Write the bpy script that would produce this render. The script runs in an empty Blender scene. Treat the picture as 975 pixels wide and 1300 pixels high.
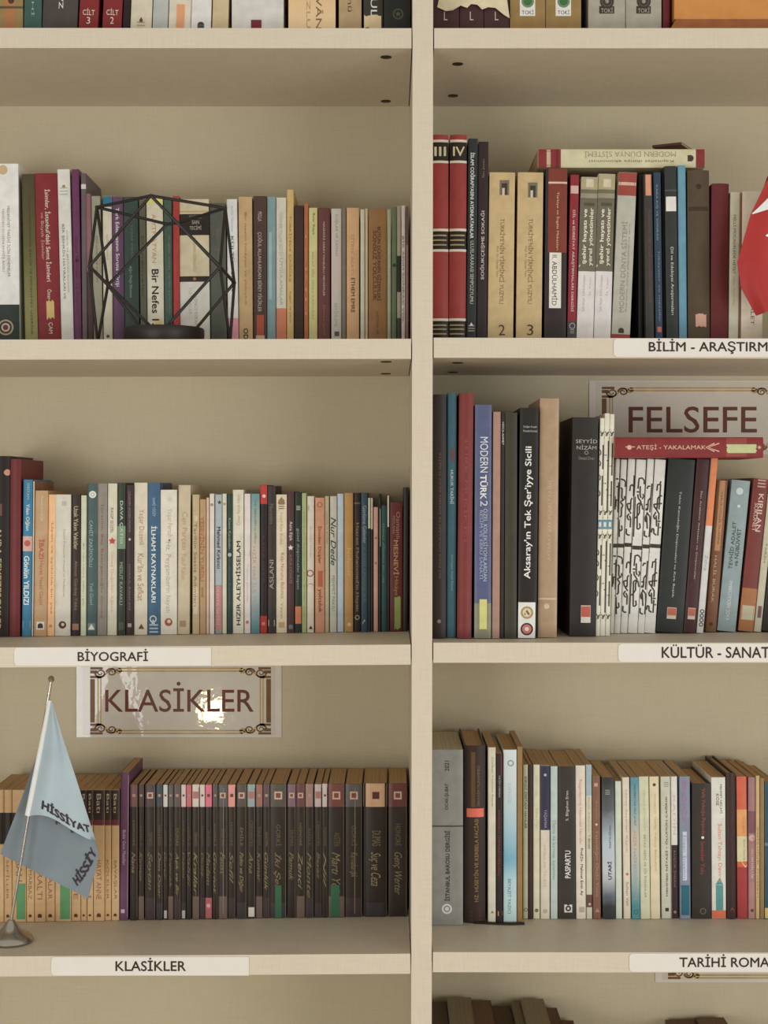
import bpy, math, random
from math import radians, sin, cos, pi, atan2
random.seed(7)
S = bpy.context.scene
COL = S.collection
# ------------------------------------------------------------------ camera
EYE = 1.35            # camera height (m)
DIST = 1.93           # camera to the front edge of the bookcase (m)
VX, VY = 495.0, 623.0 # where the optical axis meets the 975 x 1300 frame
cam_data = bpy.data.cameras.new('camera')
cam = bpy.data.objects.new('camera', cam_data); COL.objects.link(cam)
cam.location = (0, -DIST, EYE); cam.rotation_euler = (pi/2, 0, 0)
cam_data.sensor_fit = 'HORIZONTAL'; cam_data.sensor_width = 36.0
cam_data.lens = 36.0 * 1930.0 / 975.0
cam_data.shift_x = (487.5 - VX) / 975.0
cam_data.shift_y = (VY - 650.0) / 975.0
cam_data.clip_start = 0.05
S.camera = cam
# ------------------------------------------------------------------ light
world = bpy.data.worlds.new('room_light'); S.world = world
world.use_nodes = True
bg = world.node_tree.nodes['Background']
bg.inputs['Color'].default_value = (0.96, 0.91, 0.81, 1)
bg.inputs['Strength'].default_value = 0.60
def area(name, loc, target, sx, sy, power, colour):
    d = bpy.data.lights.new(name, 'AREA'); d.shape = 'RECTANGLE'
    d.size = sx; d.size_y = sy; d.energy = power; d.color = colour
    o = bpy.data.objects.new(name, d); COL.objects.link(o)
    o.location = loc
    v = [target[i] - loc[i] for i in range(3)]
    import mathutils
    o.rotation_euler = mathutils.Vector(v).to_track_quat('-Z', 'Y').to_euler()
    return o
area('window_daylight', (2.2, -2.8, 1.0), (0, 0, 1.25), 1.7, 1.5, 39, (0.97, 0.98, 1.0))
area('left_fill', (-1.7, -3.2, 0.9), (-0.2, 0, 1.25), 1.5, 1.3, 34, (0.97, 0.98, 1.0))  # fill light added low on the left to brighten the left bay
# a small warm bulb low in the room: it glints in the crinkled film of the category sign
lamp = area('warm_bulb', (-0.475, -1.55, 0.765), (-0.282, 0.29, 1.03), 0.06, 0.06, 0.6, (1.0, 0.74, 0.36))
S.view_settings.view_transform = 'Standard'
S.view_settings.look = 'None'
S.view_settings.gamma = 1.0
S.view_settings.use_curve_mapping = False
S.view_settings.exposure = 0.0
BOOK_GAIN = 1.10; MUTE = 0.14; WARM = (0.96, 1.0, 1.03)
# ------------------------------------------------------------------ helpers
def lin(c):
    c = c / 255.0
    return c / 12.92 if c <= 0.04045 else ((c + 0.055) / 1.055) ** 2.4
MATS = {}
def mat(c, rough=0.5, var=0.10, gain=None, metal=0.0, coat=0.0, scale=60.0):
    """plain coloured surface with a faint procedural mottling"""
    key = (tuple(c), rough, var, gain, metal, coat, scale)
    if key in MATS: return MATS[key]
    g = BOOK_GAIN if gain is None else gain
    rgb = [lin(v) for v in c]; lum = 0.3 * rgb[0] + 0.6 * rgb[1] + 0.1 * rgb[2]; mu = MUTE if gain is None else 0
    rgb = [min(0.9, max(0.004, (v + (lum - v) * mu) * g * q - 0.003)) for v, q in zip(rgb, WARM if gain is None else (1, 1, 1))]
    m = bpy.data.materials.new('paint_%d_%d_%d' % tuple(c)); m.use_nodes = True
    nt = m.node_tree; b = nt.nodes['Principled BSDF']
    b.inputs['Roughness'].default_value = rough
    b.inputs['Metallic'].default_value = metal
    b.inputs['Coat Weight'].default_value = coat
    b.inputs['Coat Roughness'].default_value = 0.12
    b.inputs['Specular IOR Level'].default_value = 0.5 if metal or coat else 0.22
    tc = nt.nodes.new('ShaderNodeTexCoord')
    no = nt.nodes.new('ShaderNodeTexNoise'); no.inputs['Scale'].default_value = scale
    no.inputs['Detail'].default_value = 6
    nt.links.new(tc.outputs['Object'], no.inputs['Vector'])
    rp = nt.nodes.new('ShaderNodeValToRGB')
    rp.color_ramp.elements[0].position = 0.3; rp.color_ramp.elements[1].position = 0.7
    rp.color_ramp.elements[0].color = [v * (1 - var) for v in rgb] + [1]
    rp.color_ramp.elements[1].color = [min(1, v * (1 + var)) for v in rgb] + [1]
    nt.links.new(no.outputs['Fac'], rp.inputs['Fac'])
    nt.links.new(rp.outputs['Color'], b.inputs['Base Color'])
    MATS[key] = m
    return m
def gradmat(stops, h, rough=0.4):
    """printed colour blend running up the spine; stops = (fraction from the base, colour)"""
    m = bpy.data.materials.new('printed_blend'); m.use_nodes = True
    nt = m.node_tree; b = nt.nodes['Principled BSDF']; b.inputs['Roughness'].default_value = rough; b.inputs['Specular IOR Level'].default_value = 0.22
    tc = nt.nodes.new('ShaderNodeTexCoord'); sp = nt.nodes.new('ShaderNodeSeparateXYZ')
    no = nt.nodes.new('ShaderNodeTexNoise'); no.inputs['Scale'].default_value = 45
    nt.links.new(tc.outputs['Object'], sp.inputs[0]); nt.links.new(tc.outputs['Object'], no.inputs['Vector'])
    dv = nt.nodes.new('ShaderNodeMath'); dv.operation = 'DIVIDE'; dv.inputs[1].default_value = h
    nt.links.new(sp.outputs['Z'], dv.inputs[0])
    ad = nt.nodes.new('ShaderNodeMath'); ad.operation = 'MULTIPLY_ADD'
    ad.inputs[1].default_value = 0.12; nt.links.new(no.outputs['Fac'], ad.inputs[0]); 
    sb = nt.nodes.new('ShaderNodeMath'); sb.operation = 'SUBTRACT'; sb.inputs[1].default_value = 0.06
    nt.links.new(dv.outputs[0], ad.inputs[2]); nt.links.new(ad.outputs[0], sb.inputs[0])
    rp = nt.nodes.new('ShaderNodeValToRGB'); e = rp.color_ramp.elements
    while len(e) < len(stops): e.new(0.5)
    for el, (p, c) in zip(e, sorted(stops)):
        el.position = p; el.color = [min(.9, lin(v) * BOOK_GAIN) for v in c] + [1]
    nt.links.new(sb.outputs[0], rp.inputs['Fac']); nt.links.new(rp.outputs['Color'], b.inputs['Base Color'])
    return m
def pagemat(c):
    """cut paper edges: fine lines along the block"""
    key = ('pages', tuple(c))
    if key in MATS: return MATS[key]
    rgb = [lin(v) * BOOK_GAIN for v in c]
    m = bpy.data.materials.new('page_edges'); m.use_nodes = True
    nt = m.node_tree; b = nt.nodes['Principled BSDF']; b.inputs['Roughness'].default_value = 0.9
    tc = nt.nodes.new('ShaderNodeTexCoord'); mp = nt.nodes.new('ShaderNodeMapping')
    mp.inputs['Scale'].default_value = (1100, 3, 3)
    no = nt.nodes.new('ShaderNodeTexNoise'); no.inputs['Scale'].default_value = 1; no.inputs['Detail'].default_value = 3
    nt.links.new(tc.outputs['Object'], mp.inputs[0]); nt.links.new(mp.outputs[0], no.inputs['Vector'])
    rp = nt.nodes.new('ShaderNodeValToRGB')
    rp.color_ramp.elements[0].position = .35; rp.color_ramp.elements[1].position = .65
    rp.color_ramp.elements[0].color = [v * .86 for v in rgb] + [1]
    rp.color_ramp.elements[1].color = [min(1, v * 1.08) for v in rgb] + [1]
    nt.links.new(no.outputs['Fac'], rp.inputs['Fac']); nt.links.new(rp.outputs['Color'], b.inputs['Base Color'])
    MATS[key] = m
    return m
def linen(name, c, sx, sz, amt=0.10, bump=0.25, rough=0.55):
    """melamine board with a woven linen grain"""
    rgb = [lin(v) for v in c]
    m = bpy.data.materials.new(name); m.use_nodes = True
    nt = m.node_tree; b = nt.nodes['Principled BSDF']; b.inputs['Roughness'].default_value = rough
    tc = nt.nodes.new('ShaderNodeTexCoord')
    def streak(scale):
        mp = nt.nodes.new('ShaderNodeMapping'); mp.inputs['Scale'].default_value = scale
        no = nt.nodes.new('ShaderNodeTexNoise'); no.inputs['Scale'].default_value = 1; no.inputs['Detail'].default_value = 4
        nt.links.new(tc.outputs['Object'], mp.inputs[0]); nt.links.new(mp.outputs[0], no.inputs['Vector'])
        return no.outputs['Fac']
    a, c2 = streak((sx, 40, 30)), streak((30, 40, sz))
    ad = nt.nodes.new('ShaderNodeMath'); ad.operation = 'ADD'
    nt.links.new(a, ad.inputs[0]); nt.links.new(c2, ad.inputs[1])
    rp = nt.nodes.new('ShaderNodeValToRGB')
    mr = nt.nodes.new('ShaderNodeMath'); mr.operation = 'MULTIPLY'; mr.inputs[1].default_value = 0.5
    nt.links.new(ad.outputs[0], mr.inputs[0]); nt.links.new(mr.outputs[0], rp.inputs['Fac'])
    rp.color_ramp.elements[0].position = .35; rp.color_ramp.elements[1].position = .65
    rp.color_ramp.elements[0].color = [v * (1 - amt) for v in rgb] + [1]
    rp.color_ramp.elements[1].color = [min(1, v * (1 + amt)) for v in rgb] + [1]
    nt.links.new(rp.outputs['Color'], b.inputs['Base Color'])
    bp = nt.nodes.new('ShaderNodeBump'); bp.inputs['Strength'].default_value = bump; bp.inputs['Distance'].default_value = 0.0005
    nt.links.new(mr.outputs[0], bp.inputs['Height']); nt.links.new(bp.outputs[0], b.inputs['Normal'])
    return m
def K(d): return DIST / (DIST + d)
def P(px, py, d):
    k = K(d)
    return ((px - VX) / k / 1000.0, d, EYE + (VY - py) / k / 1000.0)
class MB:
    """collects faces with material slots; build() links them as one mesh object"""
    def __init__(s): s.v = []; s.f = []; s.m = []; s.mats = []
    def slot(s, m):
        if m not in s.mats: s.mats.append(m)
        return s.mats.index(m)
    def face(s, pts, m):
        i = len(s.v); s.v += [tuple(p) for p in pts]; s.f.append(tuple(range(i, i + len(pts)))); s.m.append(s.slot(m))
    def mesh(s, vs, fs, m):
        i = len(s.v); s.v += [tuple(p) for p in vs]; q = s.slot(m)
        for f in fs: s.f.append(tuple(i + a for a in f)); s.m.append(q)
    def box(s, x0, x1, y0, y1, z0, z1, m, z0b=None, z1b=None):
        """z0b / z1b: heights at the x1 end when the board is not quite level"""
        a = z0 if z0b is None else z0b; b = z1 if z1b is None else z1b
        s.hexa([(x0,y0,z0),(x1,y0,a),(x1,y1,a),(x0,y1,z0),(x0,y0,z1),(x1,y0,b),(x1,y1,b),(x0,y1,z1)], m)
    def hexa(s, v, m):
        s.mesh(v, [(3,2,1,0),(4,5,6,7),(0,1,5,4),(1,2,6,5),(2,3,7,6),(3,0,4,7)], m)
    def tube(s, a, b, r, m, n=8, r2=None):
        import mathutils
        A, B = mathutils.Vector(a), mathutils.Vector(b); q = (B - A).to_track_quat('Z', 'Y')
        r2 = r if r2 is None else r2
        vs = []; fs = []
        for p, rr in ((A, r), (B, r2)):
            for i in range(n):
                t = 2 * pi * i / n; vs.append(p + q @ mathutils.Vector((cos(t) * rr, sin(t) * rr, 0)))
        for i in range(n): fs.append((i, (i + 1) % n, n + (i + 1) % n, n + i))
        fs.append(tuple(range(n - 1, -1, -1))); fs.append(tuple(range(n, 2 * n)))
        s.mesh(vs, fs, m)
    def lathe(s, c, profile, m, n=40):
        vs = []; fs = []
        for (r, z) in profile:
            for i in range(n):
                t = 2 * pi * i / n; vs.append((c[0] + cos(t) * r, c[1] + sin(t) * r, c[2] + z))
        for j in range(len(profile) - 1):
            for i in range(n):
                fs.append((j*n+i, j*n+(i+1)%n, (j+1)*n+(i+1)%n, (j+1)*n+i))
        fs.append(tuple(range(n - 1, -1, -1))); L = (len(profile) - 1) * n; fs.append(tuple(range(L, L + n)))
        s.mesh(vs, fs, m)
    def build(s, name, parent=None, smooth=35):
        me = bpy.data.meshes.new(name); me.from_pydata(s.v, [], s.f); me.update()
        for m in s.mats: me.materials.append(m)
        me.polygons.foreach_set('material_index', s.m)
        if smooth:
            import bmesh
            bm = bmesh.new(); bm.from_mesh(me); bmesh.ops.remove_doubles(bm, verts=bm.verts, dist=1e-6); bm.to_mesh(me); bm.free()
            me.polygons.foreach_set('use_smooth', [True] * len(me.polygons))
            me.set_sharp_from_angle(angle=radians(smooth))
        o = bpy.data.objects.new(name, me); COL.objects.link(o)
        if parent: o.parent = parent
        return o
def tag(o, label=None, cat=None, group=None, kind=None):
    if label: o['label'] = label
    if cat: o['category'] = cat
    if group: o['group'] = group
    if kind: o['kind'] = kind
    return o
def empty(name, loc):
    o = bpy.data.objects.new(name, None); COL.objects.link(o); o.location = loc; o.empty_display_size = 0.02
    return o
GLY = {}
def glyphs(body, bold=0.0, shear=0.0):
    """flat outline of a line of lettering, normalised to a unit box (x 0..1, y 0..1) plus its aspect"""
    key = (body, bold, shear)
    if key in GLY: return GLY[key]
    c = bpy.data.curves.new('lettering', 'FONT'); c.body = body; c.resolution_u = 3; c.shear = shear
    c.fill_mode = 'FRONT'
    o = bpy.data.objects.new('lettering', c)
    me = o.to_mesh()
    vs = [(v.co.x, v.co.y) for v in me.vertices]; fs = [tuple(p.vertices) for p in me.polygons]
    if bold:                                     # a heavier weight: the outline struck three times, slightly apart
        base = list(vs); nb = len(base); s_ = abs(bold) * 1.6
        for k_, (ax, ay) in enumerate(((s_, 0), (s_ * .5, s_ * .5), (s_ * .5, -s_ * .5))):
            vs = vs + [(x + ax, y + ay) for x, y in base]
            fs = fs + [tuple(i + nb * (k_ + 1) for i in f) for f in fs[:len(fs) // (k_ + 1)]]
    o.to_mesh_clear(); bpy.data.objects.remove(o); bpy.data.curves.remove(c)
    x0 = min(v[0] for v in vs); x1 = max(v[0] for v in vs); y0 = min(v[1] for v in vs); y1 = max(v[1] for v in vs)
    w = max(x1 - x0, 1e-6); h = max(y1 - y0, 1e-6)
    nb = len(vs) // (4 if bold else 1)          # every strike lies a hair above the last
    GLY[key] = ([((x - x0) / w, (y - y0) / h, 0.00005 * (i // nb)) for i, (x, y) in enumerate(vs)], fs, w / h)
    return GLY[key]
def ribbon(pts, w):
    """flat stroke of width w along a 2-D polyline -> (verts, faces)"""
    vs = []; fs = []; n = len(pts)
    for i, (x, y) in enumerate(pts):
        a = pts[max(0, i - 1)]; b = pts[min(n - 1, i + 1)]
        dx, dy = b[0] - a[0], b[1] - a[1]; L = math.hypot(dx, dy) or 1
        ww = w[i] if isinstance(w, (list, tuple)) else w
        nx, ny = -dy / L * ww / 2, dx / L * ww / 2
        vs += [(x + nx, y + ny), (x - nx, y - ny)]
    for i in range(n - 1): fs.append((2*i, 2*i+1, 2*i+3, 2*i+2))
    return vs, fs
def disc(cx, cy, r, n=20, r2=None):
    r2 = r if r2 is None else r2
    return [(cx + r * cos(2*pi*i/n), cy + r2 * sin(2*pi*i/n)) for i in range(n)], [tuple(range(n))]
def ring(cx, cy, r, w, n=20):
    return ribbon([(cx + r * cos(2*pi*i/n), cy + r * sin(2*pi*i/n)) for i in range(n + 1)], w)
def orient(vs, fs):
    """turn 2-D faces so that they look out of the page (counter-clockwise)"""
    out = []
    for f in fs:
        a = sum(vs[f[i]][0] * vs[f[(i+1) % len(f)]][1] - vs[f[(i+1) % len(f)]][0] * vs[f[i]][1] for i in range(len(f)))
        out.append(f if a > 0 else tuple(reversed(f)))
    return out
# ------------------------------------------------------------------ the room and the bookcase
CREAM = (208, 197, 177); LINEN = (189, 178, 149)
m_board = linen('cream_melamine', CREAM, 500, 500, 0.05, 0.12, 0.5)
m_back = linen('linen_back_panel', LINEN, 1100, 1100, 0.06, 0.15, 0.65)
m_dark = mat((45, 38, 30), 0.6, gain=1)
def fz(y): return EYE + (VY - y) / 1000.0        # height of a pixel row on the front plane
def fx(x): return (x - VX) / 1000.0
BACK = 0.293
XL, XD0, XD1, XR = fx(-232), fx(523), fx(549), fx(1302)
TH = 0.0255
# left and right heights of every board's top edge, as pixel rows on the front plane (left bay, right bay)
SHELVES = [((-357, -357), (-357, -357)), ((35.2, 35.6), (35.5, 35.5)), ((431, 430), (428.6, 429.6)),
           ((822, 818.4), (816, 816)), ((1214.5, 1211), (1209, 1209.6)), ((1605, 1602), (1601, 1601))]
def shelf_ends(bay, i):
    a, b = SHELVES[i][bay]
    x0, x1 = (0, 520) if bay == 0 else (550, 975)
    sl = (b - a) / (x1 - x0)
    X0, X1 = (XL, XD0) if bay == 0 else (XD1, XR)
    return X0, X1, fz(a + sl * (X0 * 1000 + VX - x0)), fz(a + sl * (X1 * 1000 + VX - x0))
def shelf_z(bay, i, X):
    X0, X1, z0, z1 = shelf_ends(bay, i)
    return z0 + (z1 - z0) * (X - X0) / (X1 - X0)
mb = MB(); fm = linen('wooden_floor', (196, 180, 152), 3, 40, 0.25, 0.1, 0.4)
mb.box(-2.6, 2.9, -3.6, 0.32, -0.05, 0.0, fm); tag(mb.build('floor'), kind='structure')
mb = MB(); mb.box(-2.6, 2.9, 0.32, 0.40, 0.0, 2.75, linen('painted_plaster', (205, 196, 178), 8, 8, 0.03, 0.05, 0.8))
tag(mb.build('wall_back'), kind='structure')
bookcase = tag(empty('bookcase', (fx(536), BACK, 0)), 'tall cream bookcase of open shelves holding all the books', 'bookcase')
def bc(o):
    o.parent = bookcase
    o.location = (-bookcase.location[0], -bookcase.location[1], -bookcase.location[2]); return o
TOPZ = fz(-383)
mb = MB(); mb.box(XL - 0.025, XR + 0.025, BACK, BACK + 0.008, 0.0, TOPZ, m_back); bc(mb.build('back_panel'))
for x0, x1 in ((XL - 0.026, XL), (XR, XR + 0.026)):
    mb = MB(); mb.box(x0, x1, 0, BACK, 0, TOPZ, m_board); bc(mb.build('side_panel'))
mb = MB()   # the upright between the two bays is very slightly out of plumb
zt, zb = TOPZ, 0.0
def dv(x, z): return x + (z - EYE) * 0.0014
vv = []
for z in (zb, zt):
    for (x, y) in ((XD0, 0), (XD1, 0), (XD1, BACK), (XD0, BACK)): vv.append((dv(x, z), y, z))
mb.hexa(vv, m_board); bc(mb.build('divider'))
mb = MB(); mb.box(XL, XR, 0.002, BACK, 0.0, 0.07, m_board); bc(mb.build('plinth'))
boards = {}
for bay in (0, 1):
    for i in range(6):
        X0, X1, z0, z1 = shelf_ends(bay, i)
        g = 0.0014
        if bay == 0: zc = z1; X1b = dv(XD0, z1) - g; X0b = X0 + g; 
        else: X0b = dv(XD1, z0) + g; X1b = X1 - g
        mb = MB(); mb.box(X0b, X1b, 0.0008, BACK - 0.0005, z0 - TH, z0, m_board, z1 - TH, z1)
        b = bc(mb.build('shelf_board')); boards[(bay, i)] = b
# dark cam fittings let into the undersides
m_cam = mat((52, 42, 32), 0.5, gain=1)
for bay, i, spots in ((0, 1, ((-0.005, 0.039), (-0.006, 0.262))), (1, 1, ((0.0892, 0.071), (0.0897, 0.232))),
                      (0, 2, ((-0.005, 0.039), (-0.006, 0.240))), (1, 2, ((0.0892, 0.071), (0.0897, 0.232)))):
    for (x, y) in spots:
        mb = MB(); z = shelf_z(bay, i, x) - TH
        mb.lathe((x, y, z - 0.0012), [(0.0062, 0), (0.0072, 0.0004), (0.0072, 0.0011)], m_cam, 20)
        o = mb.build('cam_fitting', boards[(bay, i)])
# ------------------------------------------------------------------ lettering on flat paper
def put_text(mb, s, x0, x1, y0, y1, m, d, bold=0.0):
    """letters between pixel columns x0..x1 and rows y0 (top)..y1 (base), lying in the plane at depth d"""
    vs, fs, a = glyphs(s, bold)
    mb.mesh([P(x0 + u * (x1 - x0), y1 + v * (y0 - y1), d - l_) for u, v, l_ in vs], orient(vs, fs), m)
def put2d(mb, vf, m, d):
    vs, fs = vf                                   # pixel-space ribbons; rows run downwards
    w = [(x, -y) for x, y in vs]
    mb.mesh([P(x, y, d) for x, y in vs], orient(w, fs), m)
m_label = mat((230, 226, 218), 0.45, 0.02, gain=0.95); m_ink = mat((62, 44, 38), 0.5, gain=1)
def shelf_label(bay, i, x0, x1, y0, y1, s, tx0, tx1, ty0, ty1, round_left=False):
    mb = MB(); d = -0.0004
    n = 8; pts = [(x1, y0), (x1, y1)]
    r = 5 if round_left else 1.0
    pts += [(x0 + r - r * sin(t * pi / 2 / n), y1 - r + r * cos(t * pi / 2 / n)) for t in range(n + 1)]
    pts += [(x0 + r - r * cos(t * pi / 2 / n), y0 + r - r * sin(t * pi / 2 / n)) for t in range(n + 1)]
    fr = [P(x, y, d) for x, y in pts]; bk_ = [(p[0], 0.0006, p[2]) for p in fr]
    mb.face(fr[::-1], m_label)
    N = len(pts)
    for j in range(N): mb.face([fr[j], fr[(j+1) % N], bk_[(j+1) % N], bk_[j]], m_label)
    put_text(mb, s, tx0, tx1, ty0, ty1, m_ink, d - 0.0002, 0.02)
    o = mb.build('shelf_label', boards[(bay, i)], smooth=0)
    tag(o, 'white paper strip with dark capital letters')
shelf_label(0, 3, 18, 268, 822, 845, 'BİYOGRAFİ', 98.5, 188, 823.6, 839.5, True)
shelf_label(0, 4, 65, 316, 1215, 1238.5, 'KLASİKLER', 146.5, 236, 1215.8, 1233, True)
shelf_label(1, 2, 779, 1030, 429.8, 453, 'BİLİM - ARAŞTIRMA', 823.5, 988, 430, 449.5, True)
shelf_label(1, 3, 785, 1036, 817.2, 840.3, 'KÜLTÜR - SANAT', 840, 977, 818, 835.5, True)
shelf_label(1, 4, 799, 1050, 1210.6, 1233.7, 'TARİHİ ROMAN', 862.5, 989, 1211.3, 1228, True)
# ------------------------------------------------------------------ laminated category signs on the back panel
m_film = mat((214, 207, 192), 0.5, 0.04, gain=0.9, coat=1.0); m_paper = mat((205, 196, 180), 0.5, 0.03, gain=0.9, coat=1.0)
def crinkle(m):
    nt = m.node_tree; tc = nt.nodes.new('ShaderNodeTexCoord'); no = nt.nodes.new('ShaderNodeTexNoise'); bp = nt.nodes.new('ShaderNodeBump')
    no.inputs['Scale'].default_value = 55; no.inputs['Detail'].default_value = 2; bp.inputs['Strength'].default_value = 0.5; bp.inputs['Distance'].default_value = 0.00034
    nt.links.new(tc.outputs['Object'], no.inputs['Vector']); nt.links.new(no.outputs['Fac'], bp.inputs['Height'])
    nt.nodes['Principled BSDF'].inputs['Coat Roughness'].default_value = 0.03; nt.links.new(bp.outputs['Normal'], nt.nodes['Principled BSDF'].inputs['Coat Normal'])
crinkle(m_film); crinkle(m_paper)
m_brown = mat((112, 78, 44), 0.3, 0.15, gain=1); m_gold = mat((176, 148, 92), 0.3, 0.15, gain=1); m_title = mat((96, 48, 32), 0.3, 0.05, gain=1)
def scroll(cx, cy, sx, sy, r, turns=1.6):
    pts = []; ws = []
    for i in range(26):
        t = i / 25.0; a = t * turns * 2 * pi; rr = r * (1 - 0.82 * t)
        pts.append((cx + sx * rr * cos(a), cy + sy * rr * sin(a) * 0.8)); ws.append(2.4 * (1 - 0.5 * t))
    return ribbon(pts, ws)
def sign(x0, x1, y0, y1, fx0, fx1, fy0, fy1, s, tx0, tx1, ty0, ty1, label):
    d = BACK - 0.0015
    mb = MB()
    a, b = P(x0, y1, d), P(x1, y0, d)
    mb.box(a[0], b[0], d, BACK - 0.0004, a[2], b[2], m_film)
    ins = 8
    put2d(mb, ([(x0 + ins, y0 + 2), (x1 - ins, y0 + 2), (x1 - ins, y1 - 3), (x0 + ins, y1 - 3)], [(0, 1, 2, 3)]), m_paper, d - 0.0001)
    e = d - 0.0002
    put2d(mb, ribbon([(fx0 + 3, fy0 + 15), (fx0 + 3, fy1 - 15)], 6), m_brown, e)
    put2d(mb, ribbon([(fx1 - 3, fy0 + 15), (fx1 - 3, fy1 - 15)], 6), m_brown, e)
    for X in (fx0 + 10, fx0 + 13.5, fx1 - 10, fx1 - 13.5): put2d(mb, ribbon([(X, fy0 + 14), (X, fy1 - 14)], 1.6), m_gold, e)
    for Y in (fy0 + 1.5, fy0 + 5, fy1 - 1.5, fy1 - 5): put2d(mb, ribbon([(fx0 + 36, Y), (fx1 - 36, Y)], 1.8), m_gold, e)
    for sx, cx in ((1, fx0), (-1, fx1)):
        for sy, cy in ((1, fy0), (-1, fy1)):
            put2d(mb, ribbon([(cx, cy + sy * 1.5), (cx + sx * 16, cy + sy * 1.5)], 3), m_brown, e)
            put2d(mb, ribbon([(cx, cy + sy * 6), (cx + sx * 9, cy + sy * 6)], 4), m_brown, e)
            put2d(mb, ribbon([(cx, cy + sy * 12.5), (cx + sx * 14, cy + sy * 12.5)], 3), m_brown, e)
            put2d(mb, scroll(cx + sx * 13, cy + sy * 7.5, -sx, sy, 7), m_brown, e)
            put2d(mb, scroll(cx + sx * 27, cy + sy * 6.5, -sx, -sy, 6.5), m_brown, e)
            put2d(mb, scroll(cx + sx * 36, cy + sy * 4, -sx, sy, 4.5), m_gold, e)
            put2d(mb, ribbon([(cx + sx * (8 + 3 * i), cy + sy * (13 - 9 * sin(i / 10 * pi / 2) + 3 * sin(i * .7))) for i in range(11)], 1.6), m_gold, e)
    if s: put_text(mb, s, tx0, tx1, ty0, ty1, m_title, e - 0.0001, 0.006)
    return tag(mb.build('laminated_sign', smooth=0), label, 'sign', 'laminated category signs')
sign(97, 357.5, 842, 936, 114.5, 344, 847, 932.5, 'KLASİKLER', 133.5, 322, 865.5, 904, 'laminated sign reading KLASİKLER with ornate brown frame on the back panel')
sign(748, 1010, 483, 577, 764, 994, 491, 573, 'FELSEFE', 798, 961, 516, 549.5, 'laminated sign reading FELSEFE with ornate frame behind the leaning books')
sign(832, 1092, 1153, 1247, 848, 1078, 1158, 1243, '', 0, 0, 0, 0, 'laminated sign with only its scrolled lower border showing under the bottom board')
# ------------------------------------------------------------------ books
PAGE = (184, 150, 110)
CUR = {}
ROWS = {}
NAMES = {'TL': 'top left shelf', 'TR': 'top right shelf', 'UL': 'upper left shelf', 'UR': 'upper right shelf', 'ML': 'middle left shelf',
         'MR': 'middle right shelf', 'LL': 'lower left shelf', 'LR': 'lower right shelf', 'BR': 'bottom right shelf'}
ORD = ['', 'first', 'second', 'third', 'fourth', 'fifth', 'sixth', 'seventh', 'eighth', 'ninth', 'tenth', 'eleventh', 'twelfth', 'thirteenth', 'fourteenth',
       'fifteenth', 'sixteenth', 'seventeenth', 'eighteenth', 'nineteenth', 'twentieth', 'twenty-first', 'twenty-second', 'twenty-third', 'twenty-fourth',
       'twenty-fifth', 'twenty-sixth', 'twenty-seventh', 'twenty-eighth', 'twenty-ninth', 'thirtieth']
def row(key, bay, i, d=None, base=None, dep=0.118):
    CUR.update(key=key, bay=bay, i=i, d=d, base=base, dep=dep, prev=None, n=0); ROWS.setdefault(key, [])
def t(s, a0, a1, size, c, dir='d', off=0.0, bold=0.0, shear=0.0): return ('text', s, a0, a1, size, c, dir, off, bold, shear)
def band(a0, a1, c, u0=-1, u1=1): return ('band', a0, a1, c, u0, u1)
def mark(kind, a, u, r, c): return ('mark', kind, a, u, r, c)
def stick(a0, a1, u0, u1, c, label, torn=0.0, inner=None): return ('stick', a0, a1, u0, u1, c, label, torn, inner)
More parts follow.
